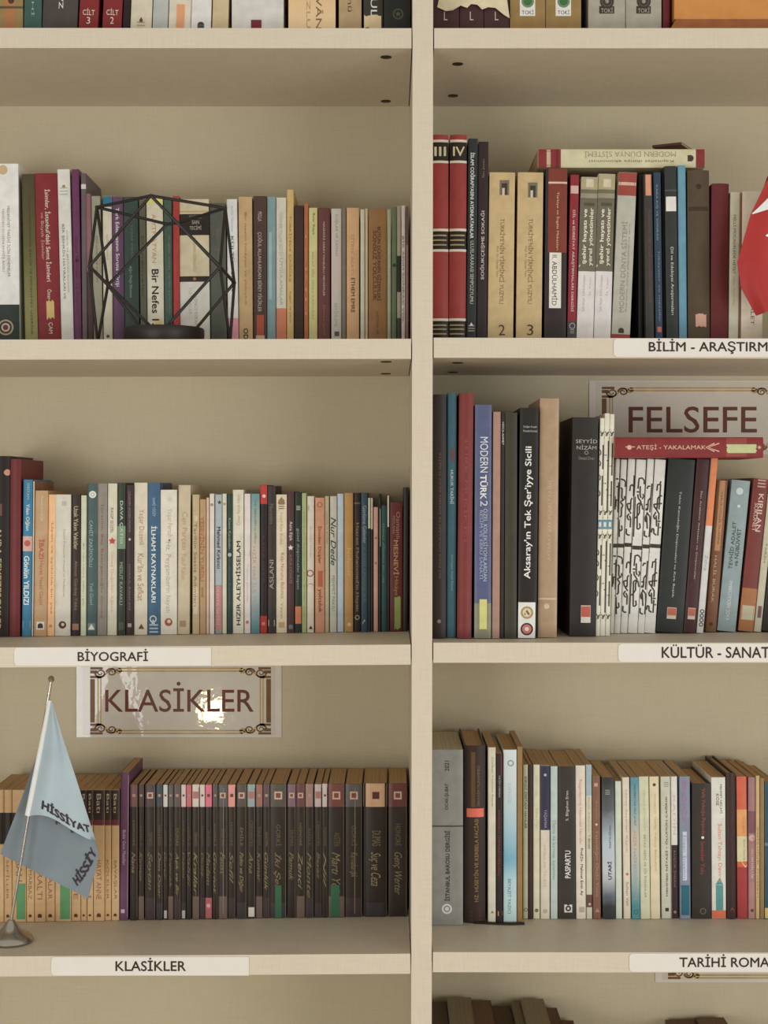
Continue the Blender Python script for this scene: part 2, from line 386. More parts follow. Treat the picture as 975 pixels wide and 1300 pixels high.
def bk(x0, x1, yt, c, desc, *deco, dx=0.0, d=None, dep=None, hard=False, base=None, where=None, grad=None, page=PAGE, cat='book', lying=None, rough=0.42,
       bulge=None, gap=0.35, extra=None, body=None, ribbonmark=None):
    """one book. x0..x1: pixel columns of the spine at its foot, yt: pixel row of its top, dx: how far the top leans, in pixels"""
    key, bay, i = CUR['key'], CUR['bay'], CUR['i']
    xm = (x0 + x1) / 2.0
    X0, X1, z0, z1 = shelf_ends(bay, i)
    if base is None and CUR['base'] is not None: base = CUR['base'](xm)
    if lying is None and base is not None:
        yf = VY + (EYE - shelf_z(bay, i, (xm - VX) / 1000.0)) * 1000
        k = (base - VY) / (yf - VY); dd = DIST / k - DIST
        d = dd if d is None else d
    if d is None: d = CUR['d']
    d += random.uniform(-0.0012, 0.0012)
    k = K(d)
    W = lambda px: (px - VX) / k / 1000.0
    Z = lambda py: EYE + (VY - py) / k / 1000.0
    dep = (CUR['dep'] if dep is None else dep); dep = min(dep, BACK - 0.003 - d)
    if lying is None:
        zb = shelf_z(bay, i, W(xm)) + 0.0004
        w = (x1 - x0 - gap) / k / 1000.0
        Hv = Z(yt) - zb; lean = atan2(dx / k / 1000.0, Hv); H = Hv / cos(lean) - w * abs(math.tan(lean)) * 0.5
        loc = (W(xm), d, zb + w / 2 * abs(sin(lean)) + 0.0002); rot = lean
        A = lambda py: (Z(py) - zb) / cos(lean)
    else:
        ya, yb_ = lying                          # rows of the top and bottom of a book lying on its side
        w = (yb_ - ya) / k / 1000.0; H = (x1 - x0) / k / 1000.0
        loc = (W(x0), d, (Z(ya) + Z(yb_)) / 2); rot = pi / 2
        A = lambda px: W(px) - W(x0)
    root = empty('book', loc); root.rotation_euler = (0, rot, 0)
    th = (0.0022 if w > 0.012 else 0.001) if hard else min(0.00032, w * 0.1)
    b = bulge if bulge is not None else (min(0.005, w * 0.13) if hard else min(0.0011, w * 0.12))
    pw = 2.0 if hard else 5.0
    prof = lambda u: b * abs(2 * u / w) ** pw
    ns = 8
    us = [-w/2 + w * j / ns for j in range(ns + 1)]
    if not hard: us = [-w/2 + w * q for q in (0, .03, .08, .2, .5, .8, .92, .97, 1)]
    outer = [(-w/2, dep)] + [(u, prof(u)) for u in us] + [(w/2, dep)]
    sc = (w - 2 * th) / w
    inner = [(-w/2 + th, dep)] + [(u * sc, prof(u) + th) for u in us] + [(w/2 - th, dep)]
    mb = MB(); main = gradmat([( (A(a)) / H, cc) for a, cc in grad], H) if grad else mat(c, rough)
    n = len(outer); vs = [(x, y, 0) for x, y in outer] + [(x, y, H) for x, y in outer] + [(x, y, 0) for x, y in inner] + [(x, y, H) for x, y in inner]
    fs = []
    for j in range(n - 1):
        fs.append((j, j + 1, n + j + 1, n + j)); fs.append((2*n + j + 1, 2*n + j, 3*n + j, 3*n + j + 1))
        fs.append((n + j, n + j + 1, 3*n + j + 1, 3*n + j)); fs.append((j + 1, j, 2*n + j, 2*n + j + 1))
    fs += [(0, n, 3*n, 2*n), (n - 1, 2*n + n - 1, 3*n + n - 1, n + n - 1)]
    mb.mesh(vs, fs, main)
    lift = 0.00012
    def patch(a0, a1, u0, u1, m, lf, builder, torn=0.0):
        zs = sorted((max(0.0003, min(H - 0.0003, A(a0))), max(0.0003, min(H - 0.0003, A(a1)))))
        cols = [u0 + (u1 - u0) * j / 8 for j in range(9)]
        hi = [zs[1] + random.uniform(-torn, torn) for _ in cols]; lo = [zs[0] + random.uniform(-torn, torn) for _ in cols]
        for j in range(8):
            q = [(cols[j], lo[j]), (cols[j+1], lo[j+1]), (cols[j+1], hi[j+1]), (cols[j], hi[j])]
            builder.face([(u * w/2, prof(u * w/2) - lf, z) for u, z in q], m)
    stickers = []
    for it in deco:
        if it[0] == 'band':
            _, a0, a1, cc, u0, u1 = it; patch(a0, a1, u0 * 0.999, u1 * 0.999, mat(cc, rough), lift, mb); lift += 0.00002
    for it in deco:
        if it[0] == 'text':
            _, s, a0, a1, size, cc, dr, off, bold, shear = it
            vs2, fs2, asp = glyphs(s, bold, shear); za, zb2 = (A(a0), A(a1)) if lying is None else (A(a1), A(a0)); sz = size / k / 1000.0
            sz = min(sz, w * 0.9); o_ = off * w / 2
            pts = []
            for u, v, l_ in vs2:
                if dr == 'd': X, Zz = o_ + (v - 0.5) * sz, za + (zb2 - za) * u
                elif dr == 'u': X, Zz = o_ - (v - 0.5) * sz, zb2 + (za - zb2) * u
                else: X, Zz = o_ + (u - 0.5) * sz, zb2 + (za - zb2) * v
                X = max(-w * .49, min(w * .49, X))
                pts.append((X, max(0.0003, min(H - 0.0003, Zz)), l_))
            mb.mesh([(X, (prof(X) if dr != 'h' else 0.0) - lift - 0.00012 - l_, Zz) for X, Zz, l_ in pts], orient(pts, fs2), mat(cc, 0.5, 0.05))
        elif it[0] == 'mark':
            _, kind, a, u, r, cc = it; R = r / k / 1000.0; cx, cz = u * w / 2, A(a)
            shapes = {'disc': lambda: [disc(cx, cz, R)], 'ring': lambda: [ring(cx, cz, R * .85, R * .3)], 'square': lambda: [disc(cx, cz, R * 1.3, 4)],
                      'box': lambda: [([(cx-R, cz-R), (cx+R, cz-R), (cx+R, cz+R), (cx-R, cz+R)], [(0, 1, 2, 3)])],
                      'tri': lambda: [([(cx-R, cz-R*.7), (cx+R, cz-R*.7), (cx, cz+R)], [(0, 1, 2)])],
                      'arch': lambda: [([(cx-R, cz-R)] + [(cx + R*cos(q*pi/8), cz + R*sin(q*pi/8)*.9) for q in range(8, -1, -1)] + [(cx+R, cz-R)], [tuple(range(11))])],
                      'star': lambda: [([(cx + R*(1 if q % 2 == 0 else .45)*sin(q*pi/5), cz + R*(1 if q % 2 == 0 else .45)*cos(q*pi/5)) for q in range(10)], [tuple(range(10))])],
                      'lines': lambda: [ribbon([(cx-R, cz+R*q), (cx+R, cz+R*q)], R*.35) for q in (-.8, 0, .8)]}
            for vs2, fs2 in shapes[kind]():
                mb.mesh([(max(-w*.49, min(w*.49, X)), prof(max(-w*.49, min(w*.49, X))) - lift - 0.0001, max(0.0003, min(H - 0.0003, Zz))) for X, Zz in vs2], orient(vs2, fs2), mat(cc, 0.45, 0.05))
        elif it[0] == 'stroke':
            _, pl, wd, cc = it                  # polyline in (u -1..1, pixel row)
            vs2, fs2 = ribbon([(u * w / 2, A(a)) for u, a in pl], wd / k / 1000.0)
            vs2 = [(max(-w*.495, min(w*.495, X)), max(0.0003, min(H - 0.0003, Zz))) for X, Zz in vs2]
            mb.mesh([(X, prof(X) - lift - 0.00009, Zz) for X, Zz in vs2], orient(vs2, fs2), mat(cc, 0.5, 0.05))
        elif it[0] == 'stick': stickers.append(it)
    cov = mb.build('cover', root)
    ins = 0.003 if hard else 0.0004
    pg = MB(); gx = w/2 - th - 0.0001; y0 = b + th + 0.0002; y1 = dep - (0.004 if hard else 0.0006)
    pg.box(-gx, gx, y0, y1, ins, H - ins, pagemat(page))
    pg.build('pages', root, smooth=0)
    for _, a0, a1, u0, u1, cc, lb, torn, inner in stickers:
        sb = MB(); patch(a0, a1, u0, u1, mat(cc, 0.4), lift + 0.0004, sb, torn)
        if inner: patch(inner[0], inner[1], inner[2], inner[3], mat(inner[4], 0.4), lift + 0.00048, sb)
        tag(sb.build('sticker', root), lb)
    if ribbonmark:
        rb = MB(); pts = ribbonmark(w, H, dep); m_r = mat((70, 40, 38), 0.6)
        for (a, b2) in zip(pts[:-1], pts[1:]):
            rb.face([(a[0], a[1], a[2]), (b2[0], b2[1], b2[2]), (b2[0], b2[1] + .004, b2[2] + .0012), (a[0], a[1] + .004, a[2] + .0012)], m_r)
        tag(rb.build('ribbon', root, smooth=0), 'dark ribbon bookmark')
    core = desc.split(' with ')[0].split(' whose ')[0]
    CUR['n'] += 1
    if where is None:
        where = ', leftmost on the ' + NAMES[key] if CUR['prev'] is None else ', right of the ' + CUR['prev'] + ', ' + NAMES[key]
    elif callable(where): where = where(CUR['n'])
    if len((desc + where).replace(',', ' ').split()) > 16: where = where.rsplit(', ', 1)[0]
    tag(root, desc + where, cat, 'books on the ' + NAMES[key])
    CUR['prev'] = core
    ROWS[key].append((root, x0, x1, dx))
    return root
CR = (218, 205, 175); WH = (226, 221, 213); BK = (48, 40, 36); GD = (178, 150, 92); BRN = (125, 88, 58); GY = (135, 128, 116); LG = (176, 170, 158)
# ================================================================== top left shelf (only the feet of the books are in the frame)
row('TL', 0, 1, d=0.07, dep=0.15)
bk(-4, 29, -150, (150, 122, 66), 'olive-gold book with an orange sun patch', band(-80, 36, (176, 112, 60), -.45, .4), band(8, 11, (95, 80, 45), -1, 1), mark('disc', 1, .1, 4, (80, 55, 40)))
bk(29.5, 52, -140, (62, 92, 82), 'dark green book with pale lettering', t('ŞERİF TARİHİ', -90, 21, 5, (150, 165, 150), 'd', .0), dx=4)
bk(52.5, 97, -150, (78, 68, 62), 'charcoal book with large white letters', t('YENİ KAVŞAK AVZ', -110, 12, 9, WH, 'd', .05), dx=8)
bk(98.5, 123, -120, (132, 38, 38), 'red volume with cream numeral three', t('CİLT', 11, 20, 15, CR, 'h'), t('3', 22.5, 31, 4.5, CR, 'h'), dx=9)
bk(128.5, 153, -120, (132, 38, 38), 'red volume with cream numeral two', t('CİLT', 11, 20, 15, CR, 'h'), t('2', 22.5, 31, 4.5, CR, 'h'), dx=9)
bk(154.5, 163.5, -110, (48, 32, 34), 'slim black book', dx=7.2)
bk(164.5, 191.5, -130, (208, 194, 165), 'cream book with small drop mark', mark('disc', 27, 0, 2.2, (110, 70, 60)), mark('tri', 24.5, 0, 2.2, (110, 70, 60)), mark('lines', 33, 0, 5, (170, 150, 120)), dx=7.2)
bk(192.5, 212, -100, (176, 178, 170), 'pale grey book', dx=6)
bk(213, 241, -140, (212, 198, 172), 'cream book with orange block', band(6, 36, (222, 150, 98), -.3, .45), dx=6.5)
bk(241.5, 267, -135, (218, 209, 200), 'white book with dark green emblem', mark('arch', 32, 0, 4.2, (60, 72, 60)), mark('lines', 36, 0, 4, (90, 95, 85)), dx=6)
bk(268.5, 289, -120, (200, 176, 130), 'plain tan book', dx=5)
bk(294, 360, -150, (208, 200, 190), 'thick white book with dark red tag', stick(25.5, 36, -.25, .15, (120, 40, 45), 'small dark red tag at the foot'))
bk(366, 426, -140, (214, 182, 138), 'thick peach book with brown title', t('ŞİİRLER VE DİVÂN', -140, 37, 12, (120, 92, 62), 'd', .3), t('YAVUZ TAVUZLU', -120, 36, 5, (175, 145, 110), 'd', -.15), grad=[(-120, (200, 160, 118)), (0, (214, 182, 138)), (36, (222, 196, 155))])
bk(430, 459, -130, (176, 146, 102), 'tan book with dark lettering', t('Osmanlı tarihi mü', -120, 15, 6, (95, 72, 52), 'd'))
bk(461.5, 486, -140, (62, 60, 50), 'dark grey book with big white letters', t('MEDENİYET KUL', -130, 21, 11, WH, 'd', .2), stick(20, 36, -.95, .85, (218, 190, 140), 'torn cream sticker', .0015))
bk(487.5, 520, -140, (44, 46, 42), 'black-green book with faint gold emblem', t('TARİH', -90, -10, 8, (90, 88, 62), 'd'), mark('ring', 18, .1, 7, (80, 80, 58)), mark('star', 18, .1, 4, (90, 88, 62)))
# ================================================================== top right shelf
row('TR', 1, 1, d=0.07, dep=0.15)
for j, (a, b_, w_) in enumerate(((548.8, 583, 'beside the upright'), (583.5, 614, 'in the middle of its three'), (614.5, 646.5, 'beside the mustard volumes'))):
    bk(a, b_, -130, (76, 46, 46), 'maroon-brown volume with silver hook mark', t('L', 15, 26, 4.5, (185, 180, 170), 'h', .0), t('TARİH MECMUASI', -110, 0, 8, (170, 160, 140), 'd'), where=', ' + w_ + ', top right shelf')
for j, (a, b_, w_) in enumerate(((647.5, 692.5, 'next to the maroon volumes'), (693, 738, 'nearer the grey volumes'))):
    bk(a, b_, -150, (152, 118, 60), 'mustard volume with white plate', band(-16, 20.5, (222, 216, 204), -.45, .42), t('TOKİ', 12, 18.5, 15, (70, 68, 58), 'h', 0), mark('disc', 2, 0, 5.5, (60, 110, 60)), mark('ring', 2, 0, 8, (120, 130, 100)), where=', ' + w_ + ', top right shelf')
for j, (a, b_, w_) in enumerate(((747, 794, 'next to the mustard volumes'), (794.5, 840, 'nearer the orange box'))):
    bk(a, b_, -150, (166, 157, 138), 'grey-cream volume with black plate', band(8, 17.5, (66, 54, 46), -.42, .4), t('TOKİ', 9.2, 16.4, 15, (176, 166, 146), 'h', 0), mark('disc', 2, 0, 6, (70, 58, 48)), mark('ring', 2, 0, 9, (70, 58, 48)), mark('disc', 2, 0, 2.5, (150, 140, 120)), where=', ' + w_ + ', top right shelf')
bk(841.5, 851, -60, (105, 32, 34), 'dark red book', where=' squeezed between the grey-cream volumes and the orange box')
# torn cream paper stuck across the three maroon volumes
mb = MB(); mp_ = mat((218, 198, 158), 0.6, 0.08)
dd = 0.066
top = [(553, -42), (575, -40), (600, -42), (640, -40), (641, -20)]; low = [(647, 23), (640, 19), (629, 10), (620, 9), (612, 12), (606, 6), (598, 5), (593, 10), (585, 7), (575, 13), (566, 14), (555, 9), (557, 0)]
pl = top + low
f1 = [P(x, y, dd - 0.0004 + 0.0012 * sin(x * .33)) for x, y in pl]; f2 = [(p[0], p[1] + 0.0006, p[2]) for p in f1]
mb.face(f1[::-1], mp_); mb.face(f2, mp_)
for j in range(len(pl)): mb.face([f1[j], f1[(j+1) % len(pl)], f2[(j+1) % len(pl)], f2[j]], mp_)
tag(mb.build('paper_scrap', smooth=0), 'torn cream paper strip stuck across the three maroon-brown volumes', 'paper')
# the orange box
bx = tag(empty('storage_box', P(930, 35, 0.10)), 'orange box with a brown rim standing on the top right shelf', 'box')
ox0 = (852 - VX) / K(.05) / 1000; ox1 = ox0 + 0.22; oz0 = shelf_z(1, 1, 0.45) + 0.0005; m_or = mat((206, 132, 46), 0.4, 0.06); m_rim = mat((158, 92, 42), 0.45, 0.1)
L_ = bx.location
mb = MB(); mb.box(ox0 + .006 - L_[0], ox1 - .006 - L_[0], .06 - L_[1], .20 - L_[1], oz0 + .0294 - L_[2], oz0 + .17 - L_[2], m_or); mb.build('body', bx)
mb = MB()
X0, X1, Y0, Y1, Z0 = ox0 - L_[0], ox1 - L_[0], .05 - L_[1], .21 - L_[1], oz0 - L_[2]
a_ = [(X0, Y0, Z0), (X1, Y0, Z0), (X1, Y1, Z0), (X0, Y1, Z0)]; b_ = [(X0, Y0, Z0 + .0155), (X1, Y0, Z0 + .0155), (X1, Y1, Z0 + .0155), (X0, Y1, Z0 + .0155)]
c_ = [(X0 + .008, Y0 + .009, Z0 + .029), (X1 - .008, Y0 + .009, Z0 + .029), (X1 - .008, Y1 - .009, Z0 + .029), (X0 + .008, Y1 - .009, Z0 + .029)]
mb.mesh(a_ + b_ + c_, [(3, 2, 1, 0)] + [(q, (q+1) % 4, 4 + (q+1) % 4, 4 + q) for q in range(4)] + [(4 + q, 4 + (q+1) % 4, 8 + (q+1) % 4, 8 + q) for q in range(4)] + [(8, 9, 10, 11)], m_rim)
mb.build('rim', bx, smooth=0)
# ================================================================== upper left shelf
row('UL', 0, 2, d=0.165, dep=0.112)
bk(-14, 25, 208, (226, 222, 214), 'tall white book with dark green foot', band(387, 460, (48, 58, 52)), t('MEDENİYET TARİHİ İÇİN DENEMELER', 262, 352, 5, (120, 115, 108), 'd', .35), t('YENİDEN DÜZENLENMİŞ BASKI', 265, 345, 4.5, (165, 130, 110), 'd', .0), mark('disc', 416, .1, 10, (176, 150, 110)), mark('disc', 416, .1, 8, (60, 60, 52)), mark('disc', 416, .1, 5.5, (200, 180, 160)), mark('disc', 416, .1, 3.5, (120, 50, 45)), mark('disc', 216, -.0, 6, (200, 170, 120)), dx=-2, dep=.12)
bk(32, 48.5, 221, (112, 108, 66), 'olive book with faint dark lettering', t('İSLAM TARİHİNDE ŞEHİR VE MEDENİYET ÜZERİNE', 250, 425, 4, (66, 62, 44), 'd', .15), dx=-5, grad=[(225, (74, 68, 46)), (310, (92, 86, 52)), (420, (140, 136, 88))])
bk(49, 77.5, 220, (134, 36, 40), 'red book with cream title and gold sticker', t("İsimler, İstanbul'daki Semt İsimleri", 241, 358, 8, CR, 'd', .12, .012), t('ve Büyük İsimler', 270, 330, 6, (205, 150, 130), 'd', -.38), t('Ömer', 368, 381, 6, CR, 'd', .12), t('ÇAM', 410, 424, 6, CR, 'd', .1), stick(383, 405, -.2, .5, (206, 172, 96), 'torn gold sticker', .0018), dx=-5.5)
bk(78, 94, 215, (217, 212, 200), 'white book with faint grey title', t('BİR ŞEHRİN HATIRALARI VE', 285, 380, 4.5, (110, 102, 95), 'd', -.25), t('anıların ve geçmişin kıyısında', 293, 372, 3.5, (165, 160, 150), 'd', .35), mark('disc', 237, 0, 2, (160, 130, 80)), mark('lines', 243, 0, 5, (185, 178, 165)), dx=-5.6)
bk(94.5, 104, 215, (108, 52, 88), 'slim purple book', t('Güzel Kadınlar ve Fidanlar', 300, 400, 3, (80, 38, 62), 'd'), mark('disc', 331, .1, 2.2, (60, 25, 45)), dx=-4)
bk(104.5, 111, 220, (104, 90, 90), 'slim grey-mauve book with pale tip', band(234, 240, (205, 195, 190)), dx=-2)
bk(111.5, 119, 246, (140, 92, 98), 'slim dusty-pink book', band(345, 440, (78, 54, 54)), dx=-4)
bk(119.5, 131, 249, (152, 146, 120), 'slim grey-beige paperback', t('Dil üzerine yazılar', 300, 360, 3.5, (110, 104, 84), 'd'), dx=-4)
bk(131.5, 143, 249, (206, 196, 170), 'cream paperback with teal top', band(240, 263, (34, 112, 132)), t('İÇİMİZDEKİ', 298, 330, 3.5, (180, 140, 110), 'd'), mark('disc', 427, 0, 2, (100, 60, 50)), dx=-1.5)
bk(143.5, 158, 250, (98, 66, 92), 'purple paperback with white title', t('Türk Edebiyatının Soruna Girişi', 264, 364, 6, (220, 205, 210), 'd', -.1, .01), dx=-2)
bk(158.5, 177, 250, (58, 74, 64), 'dark green paperback', t('YAŞAR KEMAL', 285, 330, 4, (98, 112, 98), 'd', .1), t('Ağrı Dağı Efsanesi', 338, 378, 4.5, (150, 158, 138), 'd', -.1), dx=-2)
bk(178.5, 187, 253, (98, 92, 72), 'olive-grey paperback', t('Denemeler', 300, 380, 3, (70, 66, 50), 'd'), dx=-2.5)
bk(187.5, 208.5, 250, (216, 206, 178), 'cream paperback with yellow top', band(240, 260, (220, 205, 112)), t('A YTMATYAN', 272, 334, 5, (212, 130, 90), 'd', -.1), t('Bir Nefes 1..', 342, 416, 9, BK, 'd', .0, .02), band(405, 440, (222, 190, 120), -.1, .8), dx=-2)
bk(209, 219.5, 251, (72, 92, 78), 'green paperback', t('Bugün anlat tarihi yolculuk', 300, 400, 3, (120, 135, 115), 'd', .3), dx=-1.5)
bk(220, 228.5, 249, (176, 54, 46), 'slim red paperback', dx=-1)
bk(229, 267, 253, (206, 190, 150), 'thick cream book with black title block', band(272, 299, (50, 42, 36)), band(268, 270, (190, 160, 110)), t('MONTAIGNE', 273, 278, 16, (130, 118, 98), 'h', .1), t('SAN', 280, 285, 9, (190, 175, 150), 'h', .1), t('TECİMİ', 286, 292, 15, (190, 175, 150), 'h', .1), band(351, 358, (58, 42, 36)), band(358.5, 440, (212, 206, 190)), t('KADININ GÜNLÜĞÜ', 302, 345, 4.5, (165, 145, 105), 'd', .05), t('VENÜS ESRARI', 376, 415, 4.5, (165, 158, 140), 'd', .1), t('HATIRALAR', 366, 400, 4, (180, 172, 155), 'd', -.3), mark('disc', 354.5, 0, 2, (150, 110, 70)), dx=-2)
bk(268, 288, 258, (86, 88, 76), 'grey-green paperback', t('Gölgede kalan', 290, 330, 4, (112, 112, 98), 'd'), dx=-2)
bk(289.5, 303, 253, (216, 212, 208), 'white paperback with pink foot', band(404, 440, (226, 142, 160)), t('KÜLTÜR EKİN', 300, 370, 4.5, (96, 104, 92), 'd', .1, .02), t('Emin Gürsoy', 262, 295, 3, (170, 168, 160), 'd'), dx=-2)
bk(303.5, 321, 250, (196, 160, 106), 'tan paperback with black letters at foot', t('Bir neslin hikâyesi ve yolculuk', 270, 388, 3.2, (140, 98, 60), 'd', 0), t('OD', 417, 431, 6, BK, 'd', 0, .02), dx=-1)
bk(321.5, 338.5, 249, (80, 58, 50), 'dark brown paperback with orange foot patch', t('ÇOĞUL ALLAHLARDAN BİREY FİKİRLER', 295, 396, 7, (186, 172, 152), 'd', .0), t('MOLLA', 269, 281, 5, (190, 178, 160), 'd'), band(400, 426, (172, 78, 52), -.5, .6), band(426, 440, (200, 165, 130), -.6, .7))
bk(339, 350, 250, (122, 152, 152), 'slim blue-grey paperback', band(295, 380, (150, 176, 174), -.6, .1))
bk(350.5, 363.5, 251, (205, 196, 176), 'cream paperback with orange foot', band(391.5, 440, (206, 118, 82)), t('ÖĞRENME YOLLARI EĞİTİM', 270, 325, 5, (170, 160, 142), 'd'), t('UYGULAMALAR', 328, 388, 3.5, (165, 155, 138), 'd'))
bk(364, 373, 241, (204, 168, 98), 'taller golden paperback', t('TÜRKİYEDE ÇAĞDAŞ', 274, 358, 4, (140, 110, 50), 'd'), t('bugün ve yarın', 370, 410, 3, (130, 95, 50), 'd'))
bk(373.5, 385.5, 261, (66, 48, 42), 'plain dark brown paperback', rough=.6)
bk(386, 391.5, 258, (176, 98, 54), 'slim rust paperback', t('TARİH', 290, 400, 2, (205, 150, 100), 'd'))
bk(392, 403, 264, (202, 192, 122), 'yellow-green paperback', t('Acar Kaya', 270, 298, 4, (90, 82, 40), 'd', .1), t('BELKİ BİR GÜN YAZARIM', 320, 405, 3, (160, 150, 80), 'd'))
bk(403.5, 419, 264, (106, 60, 56), 'maroon-brown paperback with cream title', t('BERNARD SAVA', 275, 300, 0.1, (106, 60, 56), 'd'), t('MASKESİZ SARAY PANJURLU MEVSİMLER', 282, 376, 3.6, (205, 185, 165), 'd'), t('Dünya tarihi', 388, 425, 3, (150, 105, 95), 'd'))
bk(420.5, 433.5, 265, (190, 186, 176), 'light grey paperback', t('KUŞLAR VE ZAMAN', 272, 325, 4.5, (150, 146, 140), 'd'), t('BETİMLEME', 385, 415, 5, (160, 156, 150), 'd'), mark('box', 424, .1, 3, (90, 86, 82)), grad=[(265, (192, 188, 178)), (335, (198, 182, 176)), (425, (188, 186, 174))])
bk(434, 439.5, 263, (126, 116, 102), 'slim grey-brown paperback')
bk(440, 456, 264, (216, 168, 114), 'orange-tan paperback', t('TİTREK ALAY /', 297, 350, 5, (190, 140, 80), 'd'), t('ETHEM EMRE', 353, 397, 4.8, (84, 56, 40), 'd', 0, .01))
bk(457.5, 463, 266, (212, 202, 176), 'slim cream paperback')
bk(463.5, 467, 265, (204, 188, 152), 'very slim beige paperback')
bk(467.5, 491, 265, (154, 110, 60), 'leathery brown book with dark title', t('BÜTÜN DÜNYANIN GİZEMLERİ', 288, 382, 5.5, (88, 56, 32), 'd', .22, .02), t('SONSUZ YOLCULUK', 293, 382, 5, (96, 62, 36), 'd', -.3, .02), t('HATIRALAR', 395, 425, 3, (110, 74, 42), 'd'))
bk(491.5, 496.5, 266, (168, 166, 134), 'slim pale green paperback', t('SAVAŞ', 310, 350, 2.5, (200, 200, 180), 'd'))
bk(497, 503.5, 263, (102, 116, 86), 'slim grey-green paperback', mark('disc', 337, 0, 2.2, (50, 55, 45)), dx=.5)
bk(504, 509, 262, (166, 152, 126), 'very slim beige paperback with black band', band(325, 371, (52, 46, 42)), band(404, 440, (70, 64, 58)))
bk(509.5, 514.5, 261, (206, 192, 182), 'slim pinkish-white paperback', t('BİR ADIM SONRASI YOL', 300, 410, 2.6, (80, 70, 66), 'd'))
bk(515, 518.5, 262, (150, 106, 96), 'very slim dusty-rose paperback', band(240, 311, (108, 80, 84)), gap=.2)
# ================================================================== upper right shelf
row('UR', 1, 2, d=0.10, dep=0.15)
REDV = (160, 56, 52)
def redvol(num):
    o = []
    for a in (179, 205.5, 292, 318, 406): o.append(band(a - 1.6, a + 1.6, (222, 208, 186)))
    o += [band(181, 204, (50, 42, 34)), band(294, 316.5, (50, 42, 34)), band(407.8, 436, (50, 42, 34))]
    for a in (299, 305, 311, 413, 418, 424): o.append(band(a - .9, a + .9, (168, 148, 100), -.9, .8))
    o.append(t(num, 186.5, 198.5, 15, (214, 196, 150), 'h', .05, .02))
    return o
bk(547, 569.5, 171, REDV, 'red ribbed volume three with gold and black bands', *redvol('III'), hard=True, rough=.3, where=', against the upright, upper right shelf')
CUR['prev'] = 'red volume three'
bk(569.8, 591.5, 171, REDV, 'red ribbed volume four with gold and black bands', *redvol('IV'), hard=True, rough=.3, dx=1.5, where=', beside volume three, upper right shelf')
CUR['prev'] = 'red volume four'
bk(592, 604.5, 176, (48, 54, 52), 'dark green book with long white title', t('İSLAM COĞRAFYASINI AYDINLATANLAR', 194, 303, 6, WH, 'd', 0, .02), t('ULUSLARARASI SEMPOZYUMU', 306, 386, 4.5, (190, 185, 172), 'd'), mark('tri', 412, .0, 2.5, WH), mark('lines', 417, 0, 4, (150, 148, 138)), dx=2.5)
bk(605, 618, 180, (54, 42, 42), 'dark brown book with white upright title', t('SOĞUKÇEŞME SOKAĞI', 268, 355, 6, (214, 200, 186), 'u'), t('İbn Jamlu', 202, 226, 4, (140, 110, 105), 'u'), dx=2.5)
for num, a, b_, pic in (('2', 618.5, 652, 229), ('3', 654.5, 688, 232)):
    deco = [band(pic, pic + 19, (120, 108, 88), -.2, .55), band(pic + 4, pic + 19, (66, 58, 50), -.05, .4), band(pic + 10, pic + 19, (196, 184, 160), .0, .2),
            t('TÜRKİYE\'NİN YİRMİNCİ YÜZYILI', 278, 386, 7, (126, 92, 56), 'd', .1), t('Prof. Dr. Osman Yalın', 313, 352, 2.6, (150, 115, 74), 'd', -.3), t(num, 412.5, 426, 8, (84, 62, 44), 'h', .1)]
    bk(a, b_, 219, (196, 166, 112), 'tan volume numbered ' + ('two' if num == '2' else 'three'), *deco, dx=2.5, gap=1.2)
bk(690.5, 719, 214, (56, 46, 44), 'dark book with white name plate', band(200, 321, (128, 54, 42), -.75, .98), band(231, 233.5, (215, 180, 150), -.75, .98), t('Türkiye ve İngiliz Makasları', 244, 318, 4.5, (212, 186, 110), 'd', .15), band(321, 391.5, (222, 214, 200), -.6, .5), t('II. ABDÜLHAMİD', 324, 388, 8, (66, 54, 48), 'd', -.05), dx=2, gap=1)
bk(719.8, 731, 222, (142, 38, 44), 'red journal with cream title and dark foot', t('DİL ve EDEBİYAT ARAŞTIRMALARI DERGİSİ', 267, 396, 4.6, (220, 190, 180), 'd', 0, .01), band(236, 246, (205, 165, 150), -.9, .9), band(408, 436, (74, 70, 70)), mark('ring', 414, .1, 4, (160, 150, 145)), mark('lines', 421, .1, 2.5, (160, 150, 145)), dx=4.5)
for a, b_, yt, w_ in ((731.5, 753, 225, 'next to the red journal'), (753.5, 775, 221, 'next to the red-topped grey book')):
    deco = [band(200, 241, (172, 156, 116)), band(241, 246, (112, 104, 82)), band(246, 252, (150, 140, 112)), band(252, 345, (108, 100, 80)), band(228, 238, (206, 190, 160), -.4, .5), band(258, 262, (84, 78, 60), -.6, .7),
            t('şehir hayatı ve', 266, 336, 6.5, (222, 212, 190), 'u', -.35, .03), t('yerel yönetimler', 264, 338, 6.5, (216, 206, 180), 'u', .4, .03), band(345, 440, (216, 206, 200)),
            ('stroke', [(-.95, 338), (.95, 349)], 3, (216, 206, 200)), t('Sefa Saygılı Şükrü Karatepe', 350, 396, 4.2, (176, 150, 138), 'u', -.3), t('İz Yayın', 352, 376, 3.5, (180, 160, 148), 'u', .4)]
    bk(a, b_, yt, (214, 204, 196), 'collage-topped white book', *deco, dx=6.5, where=', ' + w_ + ', upper right shelf')
CUR['prev'] = 'collage-topped books'
bk(776, 799.5, 219, (178, 172, 156), 'grey book with red top band', band(200, 249, (158, 66, 50)), band(232, 236, (205, 170, 145), -.95, .95), t('MODERN DÜNYA SİSTEMİ', 282, 397, 8, (140, 134, 120), 'u', -.15), t('Kapitalist dünya ekonomisi ve tarih', 284, 396, 2.4, (140, 134, 122), 'u', .45), mark('arch', 420, .0, 3.5, (70, 58, 48)), band(425, 440, (150, 62, 46)), dx=9.5)
bk(810.5, 816.4, 222, (40, 37, 33), 'plain black book', d=.115, dx=0)
